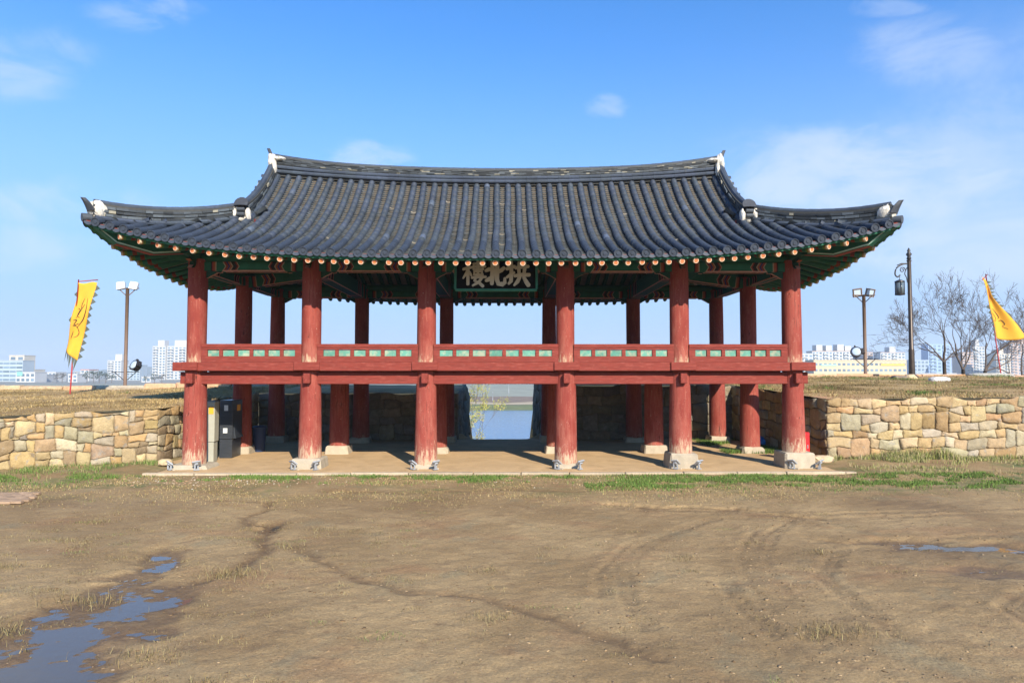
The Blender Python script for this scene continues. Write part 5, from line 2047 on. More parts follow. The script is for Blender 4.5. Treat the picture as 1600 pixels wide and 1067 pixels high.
strk_l = [[(0.55, 0.22, .02), (0.50, 0.30, .04), (0.60, 0.38, .03)], [(0.75, 0.22, .02), (0.85, 0.36, .04), (0.80, 0.50, .05), (0.55, 0.62, .02)], [(0.30, 0.36, .02), (0.50, 0.38, .05), (0.42, 0.46, .03), (0.60, 0.48, .03)],
          [(0.18, 0.54, .03), (0.45, 0.52, .05), (0.30, 0.60, .04), (0.62, 0.56, .03)], [(0.22, 0.62, .02), (0.50, 0.60, .03), (0.72, 0.66, .04), (0.66, 0.72, .03), (0.45, 0.76, .02)], [(0.35, 0.68, .02), (0.30, 0.74, .04), (0.25, 0.80, .02)], [(0.70, 0.30, .03), (0.48, 0.44, .03), (0.36, 0.50, .02)]]
flag('tall yellow banner with dark triangles and black brush emblem on the left bank', (-16.12, 8.0, 1.68), (-15.91, 8.0, 5.98), ((-15.93, 8.0, 5.90), (-15.18, 8.0, 5.97)),
     left_cloth, strk_l, [(1.0, 0.03, 0.99, 11, (0.17, 0, 0)), (0.0, 0.12, 0.22, 1, (-0.12, 0, 0)), (0.0, 0.50, 0.60, 1, (-0.08, 0, 0))], 5)


def right_cloth(u, v):
    """narrow and furled at the top, blown out wide at the foot"""
    pole = Vector((22.25, 12.8, 6.96)).lerp(Vector((22.84, 12.8, 2.43)), 0.03 + 0.62 * v)
    w = 0.16 + 1.55 * max(0, v - 0.28) ** 1.25 * 1.25
    sh = -0.22 * (1 - v) ** 2
    p = pole + Vector((sh + w * u + 0.05 * math.sin(9 * v) * (1 - v), -0.03 - 0.25 * u * math.sin(6 * u + 4 * v) * v, 0.0))
    p.z += -0.12 * u * (1 - v) + (0.55 * v * u * u - 0.55 * v * u) + 0.10 * v * u
    return p


strk_r = [[(0.25, 0.50, .03), (0.45, 0.54, .05), (0.50, 0.62, .05), (0.38, 0.66, .03)], [(0.10, 0.58, .02), (0.22, 0.64, .04), (0.15, 0.70, .03), (0.05, 0.70, .02)], [(0.32, 0.70, .03), (0.52, 0.68, .05), (0.56, 0.74, .05), (0.42, 0.78, .03), (0.55, 0.82, .03)]]
flag('wind twisted yellow banner with dark triangles on the right bank', (22.84, 12.8, 2.38), (22.25, 12.8, 6.96), ((22.03, 12.75, 6.66), (22.30, 12.75, 6.93)),
     right_cloth, strk_r, [(1.0, 0.02, 0.5, 8, (0.22, 0, 0.02)), (0.0, 0.45, 0.98, 6, (-0.14, 0, 0)), (1.0, 0.55, 0.9, 2, (0.14, 0, 0.06))], 0)


# ================================================================== LAMPS
def mast(x, y, z0, z1, label, face, spot_side, lean=0.0):
    """brown pole with two square floodlights on a cross arm and a round spotlight lower down"""
    t = thing('floodlight_mast', label, 'light mast', (x, y, z0))
    H = z1 - z0
    mb = MB(); mb.tube([(0, 0, -0.5), (0, 0, H)], 0.075, 10); mb.build('pole', M['metal_brown'], t, True)
    mb = MB(); mb.tube([(-0.52, 0, H - 0.02), (0.52, 0, H - 0.02)], 0.025, 6); mb.tube([(-0.38, 0, H - 0.05), (0, 0, H - 0.4)], 0.02, 6); mb.tube([(0.38, 0, H - 0.05), (0, 0, H - 0.4)], 0.02, 6)
    mb.build('cross_arm', M['metal_brown'], t, True)
    for s in (-1, 1):
        T = Matrix.Translation((s * 0.29, 0.0, H + 0.08)) @ Matrix.Rotation(R(-12) * face, 4, 'X') @ Matrix.Rotation(s * 0.15, 4, 'Y')
        mb = MB()
        if face > 0:
            mb.bbox(-0.19, 0.19, -0.07, 0.07, -0.17, 0.19, 0.04, T=T)
            hd = mb.build('lamp_head', M['metal_grey'], t)
            mb = MB(); mb.bbox(-0.175, 0.175, -0.085, -0.071, -0.155, 0.175, 0.005, T=T); mb.build('lens', M['lens_white'], hd)
        else:
            for (a, b, c, d) in ((-0.2, 0.2, -0.18, -0.15), (-0.2, 0.2, 0.17, 0.20), (-0.2, -0.17, -0.15, 0.17), (0.17, 0.2, -0.15, 0.17)):
                mb.box(a, b, -0.05, 0.05, c, d, T=T)
            hd = mb.build('lamp_head', M['metal_brown'], t)
            mb = MB(); mb.box(-0.17, 0.17, -0.01, 0.01, -0.15, 0.17, T=T); mb.build('lens', M['lens_sky'], hd)
    # lower bracket and round spotlight
    zz = 0.78
    mb = MB(); mb.tube([(-0.62, 0, zz), (0.62, 0, zz)], 0.018, 6); mb.tube([(-0.48, 0, zz), (0, 0, zz - 0.42)], 0.016, 6); mb.tube([(0.48, 0, zz), (0, 0, zz - 0.42)], 0.016, 6)
    mb.build('lower_bracket', M['metal_dark'], t, True)
    T = Matrix.Translation((spot_side * 0.42, -0.02, zz + 0.30)) @ Matrix.Rotation(R(62 if spot_side > 0 else 70), 4, 'X') @ Matrix.Rotation(R(-24) * 1, 4, 'Y')
    mb = MB(); mb.lathe([(0.10, -0.26), (0.21, -0.20), (0.235, 0.0), (0.25, 0.06), (0.21, 0.07)], 16, T=T); mb.box(0.2, 0.34, -0.12, 0.12, -0.06, 0.10, T=T); mb.box(-0.03, 0.03, 0.2, 0.34, -0.1, 0.0, T=T)
    hd = mb.build('spotlight', M['metal_dark'], t, angle=40)
    mb = MB(); mb.lathe([(0.205, 0.071), (0.15, 0.09), (0.02, 0.1)], 16, T=T); mb.build('lens', M['lens_sky'], hd, True)
    return t


mast(-16.8, 13.0, float(emb_left(-16.8, 13.0)), 6.28, 'brown mast with two white square floodlights on the left bank', 1, 1)
mast(16.72, 13.0, float(emb_right(16.72, 13.0)), 6.02, 'brown mast with two open framed floodlights on the right bank', -1, -1)


def street_lamp():
    z0 = float(emb_right(17.65, 11.0))
    t = thing('street_lamp', 'tall dark bronze street lamp with a hanging lantern on a scrolled arm', 'street lamp', (17.65, 11.0, z0))
    H = 7.28 - z0
    mb = MB(); mb.lathe([(0.26, -0.3), (0.26, 0.02), (0.20, 0.10), (0.16, 0.13), (0.155, 0.16)], 16); mb.build('base', M['metal_dark'], t, angle=40)
    mb = MB(); mb.lathe([(0.125, 0.14), (0.112, 1.2), (0.11, 1.22), (0.092, 1.25), (0.078, H - 0.05), (0.098, H - 0.04), (0.098, H)], 12); mb.build('post', mat('bronze_post', (0.055, 0.040, 0.030), 0.4, 0.25, 4.0, metal=0.4, spec=0.5), t, angle=40)
    mb = MB(); mb.lathe([(0.05, H), (0.10, H + 0.08), (0.06, H + 0.16), (0.12, H + 0.26), (0.05, H + 0.36), (0.07, H + 0.42), (0.01, H + 0.54)], 12); mb.build('finial', M['metal_dark'], t, True)
    zt_ = H - 0.12
    arm = smoothpath([(-0.05, 0, zt_ - 0.02), (-0.3, 0, zt_ - 0.06), (-0.55, 0, zt_ - 0.22), (-0.62, 0, zt_ - 0.48), (-0.52, 0, zt_ - 0.60), (-0.40, 0, zt_ - 0.52)], 20)
    mb = MB(); mb.tube(arm, 0.03, 7); mb.tube([(-0.08, 0, zt_ - 0.02), (-0.34, 0, zt_ - 0.02), (-0.52, 0, zt_ - 0.1)], 0.022, 6); mb.build('arm', M['metal_dark'], t, True)
    sc1 = [(-0.30 + 0.13 * (1 - k / 26) * math.cos(k * 0.42), 0, zt_ - 0.30 + 0.13 * (1 - k / 26) * math.sin(k * 0.42)) for k in range(22)]
    sc2 = smoothpath([(-0.10, 0, zt_ - 0.2), (-0.2, 0, zt_ - 0.45), (-0.13, 0, zt_ - 0.62), (-0.09, 0, zt_ - 0.85)], 12)
    mb = MB(); mb.tube(sc1, 0.018, 6); mb.tube(sc2, 0.018, 6); mb.build('scroll', M['metal_dark'], t, True)
    lx, lz = -0.43, zt_ - 0.72
    mb = MB(); mb.tube([(lx, 0, zt_ - 0.52), (lx, 0, lz)], 0.012, 6); mb.build('hanger', M['metal_dark'], t, True)
    mb = MB(); mb.lathe([(0.05, lz), (0.19, lz - 0.06), (0.20, lz - 0.10), (0.18, lz - 0.11)], 12, c=(lx, 0, 0))
    mb.lathe([(0.18, lz - 0.60), (0.20, lz - 0.61), (0.19, lz - 0.66), (0.05, lz - 0.68)], 12, c=(lx, 0, 0))
    for k in range(6):
        a = k * math.pi / 3 + .3
        mb.tube([(lx + 0.18 * math.cos(a), 0.18 * math.sin(a), lz - 0.1), (lx + 0.18 * math.cos(a), 0.18 * math.sin(a), lz - 0.61)], 0.014, 5)
    ln = mb.build('lantern', M['metal_dark'], t, angle=40)
    mb = MB(); mb.lathe([(0.165, lz - 0.60), (0.165, lz - 0.11)], 12, c=(lx, 0, 0)); mb.build('pane', mat('smoked_lantern_glass', (0.10, 0.13, 0.15), 0.15, 0.1, 3.0, spec=0.6), ln, True)


street_lamp()


# ================================================================== TREES
def grow(mb, p, d, r, ln, depth, rr, spread, minr, up=0.12, tips=None, n=6, curve=0.25):
    segs = 4
    pts = [Vector(p)]; rad = [r]
    d = Vector(d).normalized()
    for i in range(segs):
        d = (d + Vector((rr.uniform(-curve, curve), rr.uniform(-curve, curve), rr.uniform(-curve * 0.5, curve * 0.7) + up * 0.3))).normalized()
        pts.append(pts[-1] + d * ln / segs); rad.append(r * (1 - 0.45 * (i + 1) / segs))
    rad = [max(q, 0.0065) for q in rad]
    mb.tube(pts, rad, n if r > 0.03 else (5 if r > 0.012 else 3), cap=False)
    if depth <= 0 or r < minr:
        if tips is not None: tips.append((pts[-1], d))
        return
    k = rr.choice((2, 2, 3)) if depth > 1 else rr.choice((2, 3, 4))
    for c in range(k):
        i = segs if c == 0 else rr.randint(1, segs)
        ang = rr.uniform(0.3, 0.95) * spread if c else rr.uniform(0.05, 0.35)
        az = rr.uniform(0, 2 * math.pi)
        ref = d.orthogonal().normalized()
        q = Matrix.Rotation(az, 3, d) @ ref
        nd = (d * math.cos(ang) + q * math.sin(ang) + Vector((0, 0, up))).normalized()
        grow(mb, pts[i], nd, rad[i] * rr.uniform(0.58, 0.80), ln * rr.uniform(0.62, 0.88), depth - 1, rr, spread, minr, up, tips, n, curve)


def bare_tree(x, y, z0, label, limbs, seed):
    t = thing('bare_tree', label, 'tree', (x, y, z0), 0, 'leafless trees behind the right bank')
    rr = random.Random(seed)
    mb = MB()
    h = limbs[0]
    mb.tube([(0, 0, -0.5), (0.03, 0, h * 0.5), (0.0, 0, h)], [0.13, 0.11, 0.095], 9)
    mb.build('trunk', M['bark'], t, True)
    mb = MB()
    for (dx, dy, dz, r, ln) in limbs[1:]:
        grow(mb, (0, 0, h - 0.03), (dx, dy, dz), r, ln, 6, rr, 1.0, 0.0035, 0.06)
    o = mb.build('crown', M['bark'], t, True)


bare_tree(24.9, 20.0, float(emb_right(24.9, 20)), 'bare grey tree just right of the street lamp', [3.6, (0.1, 0, 1, 0.070, 1.47), (-0.75, 0.1, 0.8, 0.052, 1.40), (0.5, -0.2, 0.9, 0.043, 1.19), (-0.9, -.3, 0.45, 0.041, 1.33)], 31)
bare_tree(26.3, 20.5, float(emb_right(26.3, 20.5)), 'bare forked grey tree in the middle of the leafless row', [3.4, (-0.45, 0, 1, 0.064, 1.54), (0.6, 0.1, 0.75, 0.052, 1.33), (-0.1, .3, 1, 0.052, 1.54)], 33)
bare_tree(27.2, 20.0, float(emb_right(27.2, 20)), 'bare leaning grey tree behind the right yellow banner', [3.1, (0.55, 0, 0.75, 0.070, 1.47), (-0.05, 0.2, 1, 0.049, 1.61), (0.95, -.2, 0.4, 0.041, 1.40)], 35)
bare_tree(30.0, 21.0, float(emb_right(30.0, 21)), 'bare grey tree at the right edge of the row', [3.0, (0.1, 0, 1, 0.058, 1.33), (-0.6, 0.2, 0.75, 0.046, 1.33), (0.6, 0.2, 0.8, 0.041, 1.19)], 38)


def leafy_shrub(name, loc, label, stems, seed, nleaf, cat, cols, size=0.05, depth=4):
    t = thing(name, label, cat, loc)
    rr = random.Random(seed)
    mb = MB(); tips = []
    for (dx, dy, dz, r, ln) in stems:
        grow(mb, (rr.uniform(-.15, .15), rr.uniform(-.15, .15), -0.2), (dx, dy, dz), r, ln, depth, rr, 0.8, 0.004, 0.05, tips, 5, 0.22)
    mb.build('trunk', M['twig'], t, True)
    mb = MB()
    vs_ = mb
    bv = [v for i, v in enumerate(tips)]
    for (p, d) in tips:
        for k in range(nleaf):
            q = p - d * rr.uniform(0, 0.45) + Vector((rr.gauss(0, .12), rr.gauss(0, .12), rr.gauss(0, .12)))
            a = Vector((rr.uniform(-1, 1), rr.uniform(-1, 1), rr.uniform(-1, 1))).normalized()
            b = a.orthogonal().normalized()
            s = size * rr.uniform(0.6, 1.3)
            c = rr.choice(cols); f = rr.uniform(.8, 1.2)
            vs_.add([q + a * s, q + b * s * .4, q - a * s, q - b * s * .4], [(0, 1, 2, 3)], tuple(x * f for x in c))
    mb.build('crown', M['leaf'], t)['kind'] = 'stuff'
    return t


YG = [(0.34, 0.36, 0.07), (0.42, 0.40, 0.10), (0.30, 0.33, 0.08), (0.46, 0.36, 0.09)]
leafy_shrub('willow_shrub', (-1.95, 27.0, -4.6), 'thin yellow green shrub in new leaf at the left of the gate passage', [(-0.2, 0, 1, 0.05, 2.5), (0.05, .1, 1, 0.045, 2.4), (0.22, -.1, 1, 0.04, 2.2), (-0.1, -.2, 1, 0.04, 2.6), (-0.3, .1, 0.9, 0.03, 1.9)], 17, 22, 'shrub', YG, 0.06)
leafy_shrub('willow_shrub', (-1.15, 26.0, -4.2), 'low sparse yellow green bush in front of the water in the gate passage', [(-0.35, 0, 1, 0.03, 1.0), (0.1, .1, 1, 0.03, 0.9), (0.30, -.1, 0.9, 0.025, 0.8), (0.55, -.2, 0.7, 0.025, 0.8), (-0.1, .2, 1, 0.025, 1.1), (0.8, .1, 0.55, 0.02, 0.7)], 12, 16, 'shrub', YG, 0.05)


# ================================================================== CITY
def far_building(label, u0, u1, h, dist, z0, col, floors, cols_, roofs=(), deep=14.0, wcol=(0.62, 0.75), band=None, rot=0.0, cat='building', name='apartment_building', foot=0.0, group=None, roofcol=None):
    """u0, u1: lateral extent in metres; h: height; roofs: (fraction0, fraction1, height) penthouses"""
    w = u1 - u0
    t = thing(name, label, cat, ((u0 + u1) / 2, dist, z0), rot, group)
    mb = MB(); mb.box(-w / 2, w / 2, 0, deep, -0.5, h); o = mb.build('wall', M['facade'], t); o.color = (*col, 1)
    mb = MB(); mb.box(-w / 2 - .15, w / 2 + .15, -.15, deep + .15, h, h + 0.7); o = mb.build('parapet', M['facade'], t); o.color = tuple(c * 0.9 for c in (roofcol or col)) + (1,)
    for a, b, hh in roofs:
        mb = MB(); mb.box(-w / 2 + w * a, -w / 2 + w * b, 1.5, deep * .8, h + 0.7, h + hh); o = mb.build('penthouse', M['facade'], t); o.color = (*col, 1)
    fh = (h - foot) / floors; cw = w / cols_
    mb = MB(); mb.box(-cw * wcol[0] / 2, cw * wcol[0] / 2, -0.12, -0.02, 0, fh * wcol[1] * 0.75)
    me = mb.mesh('window', M['window'])
    for f in range(floors):
        for c in range(cols_):
            link('window', me, t, (-w / 2 + (c + .5) * cw, 0, foot + f * fh + fh * 0.22))
    if floors >= 7:
        bw = cw * 1.5
        mb = MB(); mb.box(-bw / 2, bw / 2, -1.3, -0.14, -0.15, 1.05)
        bme = mb.mesh('balcony', M['facade'])
        for f in range(floors):
            for c in (range(1, cols_, 3)):
                o = link('balcony', bme, t, (-w / 2 + c * cw, 0, foot + f * fh + 0.1)); o.color = tuple(q * 0.92 for q in col) + (1,)
    if band:
        for (a, b, z0_, z1_, cc) in band:
            mb = MB(); mb.box(-w / 2 + w * a, -w / 2 + w * b, -0.3, -0.01, z0_, z1_); o = mb.build('sign_band', M['facade'], t); o.color = (*cc, 1)
    return t


K = 1068.0
def ux(u, D): return 0.185 + (u - 786) / K * (D + 18)
def zv(v, D): return 2.46 + (582 - v) / K * (D + 18) * 1.0
WHT = (0.50, 0.50, 0.49); CRM = (0.52, 0.47, 0.38); PNK = (0.50, 0.38, 0.32); YEL = (0.54, 0.44, 0.28); BLW = (0.36, 0.43, 0.48); GRY = (0.34, 0.35, 0.36)


def bld(label, u0, u1, vtop, D, col, floors, cols_, **kw):
    z0 = -5.1
    far_building(label, ux(u0, D), ux(u1, D), zv(vtop, D) - z0 - 0.7, D, z0, col, floors, cols_, **kw)


bld('blue white office block with ribbon windows at the left edge', 3, 43, 563, 560, BLW, 5, 4, wcol=(0.9, 0.6), name='office_building')
bld('cream stair tower rising behind the left office block', 22, 45, 555, 580, CRM, 5, 2, name='office_building')
bld('small white block cut by the left edge of the photo', -22, 3, 567, 585, WHT, 4, 3, name='house')
bld('low white shop with a green sign left of the yellow banner', 33, 62, 581, 520, WHT, 2, 4, name='shop', band=[(.05, .35, 5.0, 8.0, (0.2, 0.5, 0.4))])
bld('low cream house in the row below the hill', 47, 62, 577, 620, CRM, 3, 2, name='house')
bld('low grey house left of the yellow banner pole', 62, 78, 585, 540, GRY, 2, 3, name='house')
bld('white flat roofed house beside the banner pole', 77, 94, 581, 560, WHT, 3, 3, name='house')
bld('white gabled house right of the banner pole', 113, 127, 584, 520, WHT, 2, 2, name='house')
bld('white house with a reddish roof band', 132, 145, 577, 600, WHT, 4, 2, name='house', roofcol=(0.5, 0.2, 0.15))
bld('pale grey building between the pines and the mast', 122, 136, 580, 640, GRY, 3, 3, name='house')
bld('white apartment block stepped behind the left floodlight mast', 173, 194, 563, 700, WHT, 8, 4, roofs=[(.5, 1.0, 7.0)])
bld('grey green apartment slab right of the left floodlight mast', 198, 223, 570, 650, BLW, 6, 5)
bld('tall white twin apartment tower beside the pavilion', 242, 262, 541, 720, WHT, 12, 4, roofs=[(.35, .85, 7.0)])
bld('tall white apartment tower cut by the leftmost column', 264, 300, 541, 722, WHT, 12, 6, roofs=[(.3, .85, 7.0)])
bld('low white house far right of the pines', 226, 240, 588, 520, WHT, 1, 2, name='house')
# right side
bld('pale block just right of the pavilion beam', 1253, 1273, 552, 640, WHT, 7, 3)
bld('white apartment slab with brown eaves behind the yellow hall', 1272, 1336, 548, 700, WHT, 9, 12, roofs=[(.12, .27, 7), (.36, .5, 6.5), (.64, .8, 7.5), (.83, .98, 6)], roofcol=(0.35, 0.25, 0.2))
bld('slim white apartment tower behind the right mast', 1339, 1352, 544, 760, WHT, 11, 3)
bld('pinkish apartment tower right of the right mast', 1353, 1368, 550, 740, PNK, 10, 3)
bld('white apartment slab beside the street lamp post', 1380, 1419, 550, 720, WHT, 9, 7, roofs=[(.4, .65, 6.5)], roofcol=(0.35, 0.25, 0.2))
bld('long yellow hall with a white ground floor and sign bands', 1274, 1421, 562, 480, YEL, 2, 20, foot=7.5, wcol=(0.6, 0.5), name='hall', band=[(.04, .38, 0.5, 6.6, (0.55, 0.56, 0.56)), (.57, .98, 0.5, 6.6, (0.55, 0.55, 0.52)), (.72, .98, 12.6, 14.0, (0.78, 0.45, 0.08)), (.08, .25, 12.4, 13.6, (0.35, 0.60, 0.45))])
bld('bluish glass office tower behind the bare trees', 1456, 1491, 537, 780, (0.30, 0.42, 0.60), 10, 5, name='office_building')
bld('grey blue block left of the bluish tower', 1432, 1456, 562, 760, (0.34, 0.42, 0.52), 5, 4, name='office_building')
bld('pinkish apartment tower between the bare trees', 1507, 1527, 550, 700, PNK, 10, 4, wcol=(0.7, 0.6))
bld('white apartment tower left of the banner pole on the right', 1527, 1546, 541, 705, WHT, 11, 4, roofs=[(.3, .6, 8)])
bld('cream apartment slab right of the right banner pole', 1564, 1586, 552, 640, CRM, 9, 5, roofs=[(.3, .6, 5)])
bld('tall pink and white apartment tower at the right edge', 1586, 1640, 535, 645, PNK, 13, 9, roofs=[(.2, .5, 6)])
bld('low white shops under the bare trees', 1428, 1500, 583, 500, WHT, 2, 10, name='shop')
bld('low grey shops left of the slab under the right banner', 1500, 1560, 584, 510, GRY, 2, 8, name='shop')
# behind the dike, glimpsed through the gate
for k, (a, b, v, c, l) in enumerate([(733, 745, 590, GRY, 'low grey house on the far dike at the left of the gate view'), (751, 766, 592, WHT, 'low white house on the far dike beside the grey one'), (768, 784, 591, CRM, 'low cream house on the far dike at the centre of the gate view'),
                                     (787, 800, 592, GRY, 'flat grey house on the far dike right of the cream one'), (803, 818, 591, WHT, 'low white house on the far dike right of centre in the gate view'), (820, 836, 592, BLW, 'pale blue house on the far dike at the right of the gate view')]):
    D = 350
    far_building(l, ux(a, D), ux(b, D), zv(v, D) + 5.1, D, -5.1, c, 2, 3, name='house', deep=8)


def far_tree(x, D, z0, w, h, label, col, seed, name='pine_tree', n=170):
    t = thing(name, label, 'tree', (x, D, z0), 0, 'trees along the far shore')
    rr = random.Random(seed)
    mb = MB(); mb.tube([(0, 0, -.3), (0.1, 0, h * 0.35), (0, 0, h * 0.7)], [w * .035, w * .028, w * .012], 6); mb.build('trunk', M['bark'], t, True)
    mb = MB()
    cl_ = [(rr.uniform(-.35, .35) * w, rr.uniform(-.3, .3) * w, h * rr.uniform(.38, .85), rr.uniform(.16, .28) * w) for _ in range(7)]
    for k in range(n):
        cx, cy, cz, r = rr.choice(cl_)
        q = Vector((cx + rr.gauss(0, .5) * r, cy + rr.gauss(0, .5) * r, cz + rr.gauss(0, .38) * r))
        a = Vector((rr.uniform(-1, 1), rr.uniform(-1, 1), rr.uniform(-.6, .6))).normalized(); b = a.orthogonal().normalized()
        s = w * rr.uniform(.035, .075); f = rr.uniform(.7, 1.35)
        mb.add([q + a * s, q + b * s * .7, q - a * s, q - b * s * .7], [(0, 1, 2, 3)], tuple(c * f for c in col))
    mb.build('crown', M['pine'], t)['kind'] = 'stuff'


PN = (0.045, 0.062, 0.035); BR = (0.085, 0.075, 0.06)
for i, (u, vt, w, lab, c) in enumerate([(96, 581, 7, 'small round brown tree left of the banner pole', BR), (104, 580, 9, 'brown bushy tree behind the banner pole', BR), (142, 580, 10, 'dark pine left in the far row', PN), (152, 578, 10, 'dark pine second in the far row', PN), (161, 577, 11, 'tallest dark pine in the far row', PN),
                                       (171, 579, 10, 'dark pine fourth in the far row', PN), (180, 582, 9, 'low dark pine right end of the far row', PN), (246, 582, 9, 'grey green tree before the twin tower', PN), (257, 583, 8, 'small tree before the twin tower', BR), (232, 586, 7, 'small dark bush before the white house', PN),
                                       (1432, 583, 11, 'dark tree right of the street lamp post', PN), (1445, 584, 9, 'small brown tree among the shops', BR), (1480, 583, 9, 'small dark tree below the bluish tower', PN)]):
    D = 480 if u < 1000 else 470
    far_tree(ux(u, D), D, -5.1, w / K * (D + 18) * 1.5, zv(vt, D) + 5.1, lab, c, 60 + i)
far_tree(ux(838, 262), 262, -8.3, 3.2, 4.6, 'green bush on the far bank at the right of the gate view', (0.05, 0.10, 0.05), 90, 'bush')
for i, (u, D, h) in enumerate([(795, 292, 9.0), (770, 250, 3.0)]):
    t = thing('lamp_post', ['thin grey lamp post on the far dike', 'short white post on the far bank path'][i], 'lamp post', (ux(u, D), D, -8.0 if D > 280 else -8.5))
    mb = MB(); mb.tube([(0, 0, -.5), (0, 0, h)], [0.10, 0.07], 6); mb.build('pole', M['metal_grey'], t, True)
    mb = MB(); mb.bbox(-0.2, 0.2, -0.2, 0.2, h, h + 0.25, 0.05); mb.build('lamp_head', M['metal_grey'], t)


# ================================================================== GRASS
def blades(name, P, h, w, cols, lean=0.5, label=None):
    """one triangle pair per blade; P (n,3), h (n,), w (n,)"""
    n = len(P)
    yaw = nrng.uniform(0, 2 * np.pi, n)
    la = nrng.uniform(0, 2 * np.pi, n); ll = np.abs(nrng.normal(0, lean, n)) * h
    dx = np.cos(yaw) * w / 2; dy = np.sin(yaw) * w / 2
    ox = np.cos(la) * ll; oy = np.sin(la) * ll
    V = np.zeros((n, 5, 3))
    V[:, 0] = P + np.stack([-dx, -dy, -0.01 + 0 * dx], 1)
    V[:, 1] = P + np.stack([dx, dy, -0.01 + 0 * dx], 1)
    V[:, 2] = P + np.stack([dx * .7 + ox * .35, dy * .7 + oy * .35, h * .6], 1)
    V[:, 3] = P + np.stack([-dx * .7 + ox * .35, -dy * .7 + oy * .35, h * .6], 1)
    V[:, 4] = P + np.stack([ox, oy, np.maximum(h * (1 - 0.3 * ll / np.maximum(h, 1e-6)), h * .3)], 1)
    o = (np.arange(n) * 5)[:, None]
    F = np.concatenate([o + np.array([[0, 1, 2]]), o + np.array([[0, 2, 3]]), o + np.array([[3, 2, 4]])])
    C = np.repeat(cols, 5, 0)
    ob = np_mesh(name, V.reshape(-1, 3), F, M['grass'], None, C)
    return tag(ob, kind='stuff')


def pick(n, x0, x1, y0, y1, dens):
    X = nrng.uniform(x0, x1, n); Y = nrng.uniform(y0, y1, n)
    k = nrng.uniform(0, 1, n) < dens(X, Y)
    return X[k], Y[k]


def mixcol(n, pal, j=0.2):
    pal = np.array(pal)
    return pal[nrng.integers(0, len(pal), n)] * nrng.uniform(1 - j, 1 + j, (n, 1))


GREEN = [(0.09, 0.17, 0.035), (0.12, 0.20, 0.04), (0.15, 0.21, 0.05), (0.11, 0.15, 0.04)]
DRY = [(0.40, 0.29, 0.13), (0.34, 0.23, 0.10), (0.28, 0.20, 0.085), (0.44, 0.33, 0.17), (0.31, 0.24, 0.10)]
# strip of turf in front of the kerb
def d_green(X, Y):
    band = np.exp(-((Y + 1.75) / 0.42) ** 2) + 0.45 * np.exp(-((Y + 2.6) / 0.6) ** 2) * (X > 2)
    return np.clip((fbm(X * 1.3, Y * 2.4, 91, 4, 0.7) * 5.5 - 0.1 + 0.45 * (X > 2) - 0.6 * (X < -4)) * band, 0, 1) * (np.abs(X) < 12)
X, Y = pick(150000, -12, 12, -4.2, -1.2, d_green)
z = yard_height(X, Y)[0]
blades('grass', np.stack([X, Y, z], 1), nrng.uniform(.03, .085, len(X)), nrng.uniform(.007, .014, len(X)), mixcol(len(X), GREEN, .3))
def d_dry(X, Y):
    return np.clip(fbm(X * 0.7, Y * 1.0, 95, 4) * 1.6 + 0.30, 0, 1) * np.clip((Y + 5.2) / 2.5, 0.0, 1)
X, Y = pick(90000, -13, 15, -5.2, -1.15, d_dry)
z = yard_height(X, Y)[0]
blades('dry_grass', np.stack([X, Y, z], 1), nrng.uniform(.012, .05, len(X)), nrng.uniform(.006, .012, len(X)), mixcol(len(X), DRY + [(0.2, 0.2, 0.07)], .25), 0.9)
# foot of the walls
def d_wl(X, Y):
    return np.clip(fbm(X * 1.3, Y * 1.3, 97, 3) * 2.2 + 0.45, 0, 1) * (Y < yf_left(X) - 0.03) * np.exp(-np.clip((yf_left(X) - Y) / 0.9, 0, 5))
X, Y = pick(70000, -16, -8.9, -3.5, 0.9, d_wl)
z = yard_height(X, Y)[0]
blades('grass', np.stack([X, Y, z], 1), nrng.uniform(.03, .13, len(X)), nrng.uniform(.008, .014, len(X)), mixcol(len(X), GREEN + [(0.22, 0.22, 0.08), (0.30, 0.26, 0.12)], .3))
def d_wr(X, Y):
    return np.clip(fbm(X * 0.9, Y * 1.3, 98, 3) * 2.0 + 0.45, 0, 1) * np.exp(-np.clip((1.16 - Y) / 0.75, 0, 5))
X, Y = pick(80000, 9.2, 18.5, -1.2, 1.15, d_wr)
z = yard_height(X, Y)[0]
tall = np.clip(fbm(X * 0.9, Y * 0.6, 99, 2) * 2 + 0.4, 0.12, 1) * np.exp(-np.clip((1.16 - Y) / 0.55, 0, 5))
blades('weeds', np.stack([X, Y, z], 1), nrng.uniform(.05, .10, len(X)) + 0.42 * tall * nrng.uniform(.3, 1, len(X)), nrng.uniform(.008, .015, len(X)), mixcol(len(X), [(0.26, 0.27, 0.08), (0.33, 0.29, 0.13), (0.18, 0.22, 0.06), (0.40, 0.33, 0.18)], .3), 0.35)
X, Y = pick(16000, 7.0, 9.2, 2.6, 7.0, lambda X, Y: np.clip(fbm(X * 1.2, Y * 1.2, 102, 2) * 2.5 + 0.3, 0, 1))
blades('grass', np.stack([X, Y, court_z(X, Y)], 1), nrng.uniform(.04, .14, len(X)), nrng.uniform(.008, .016, len(X)), mixcol(len(X), GREEN, .3))
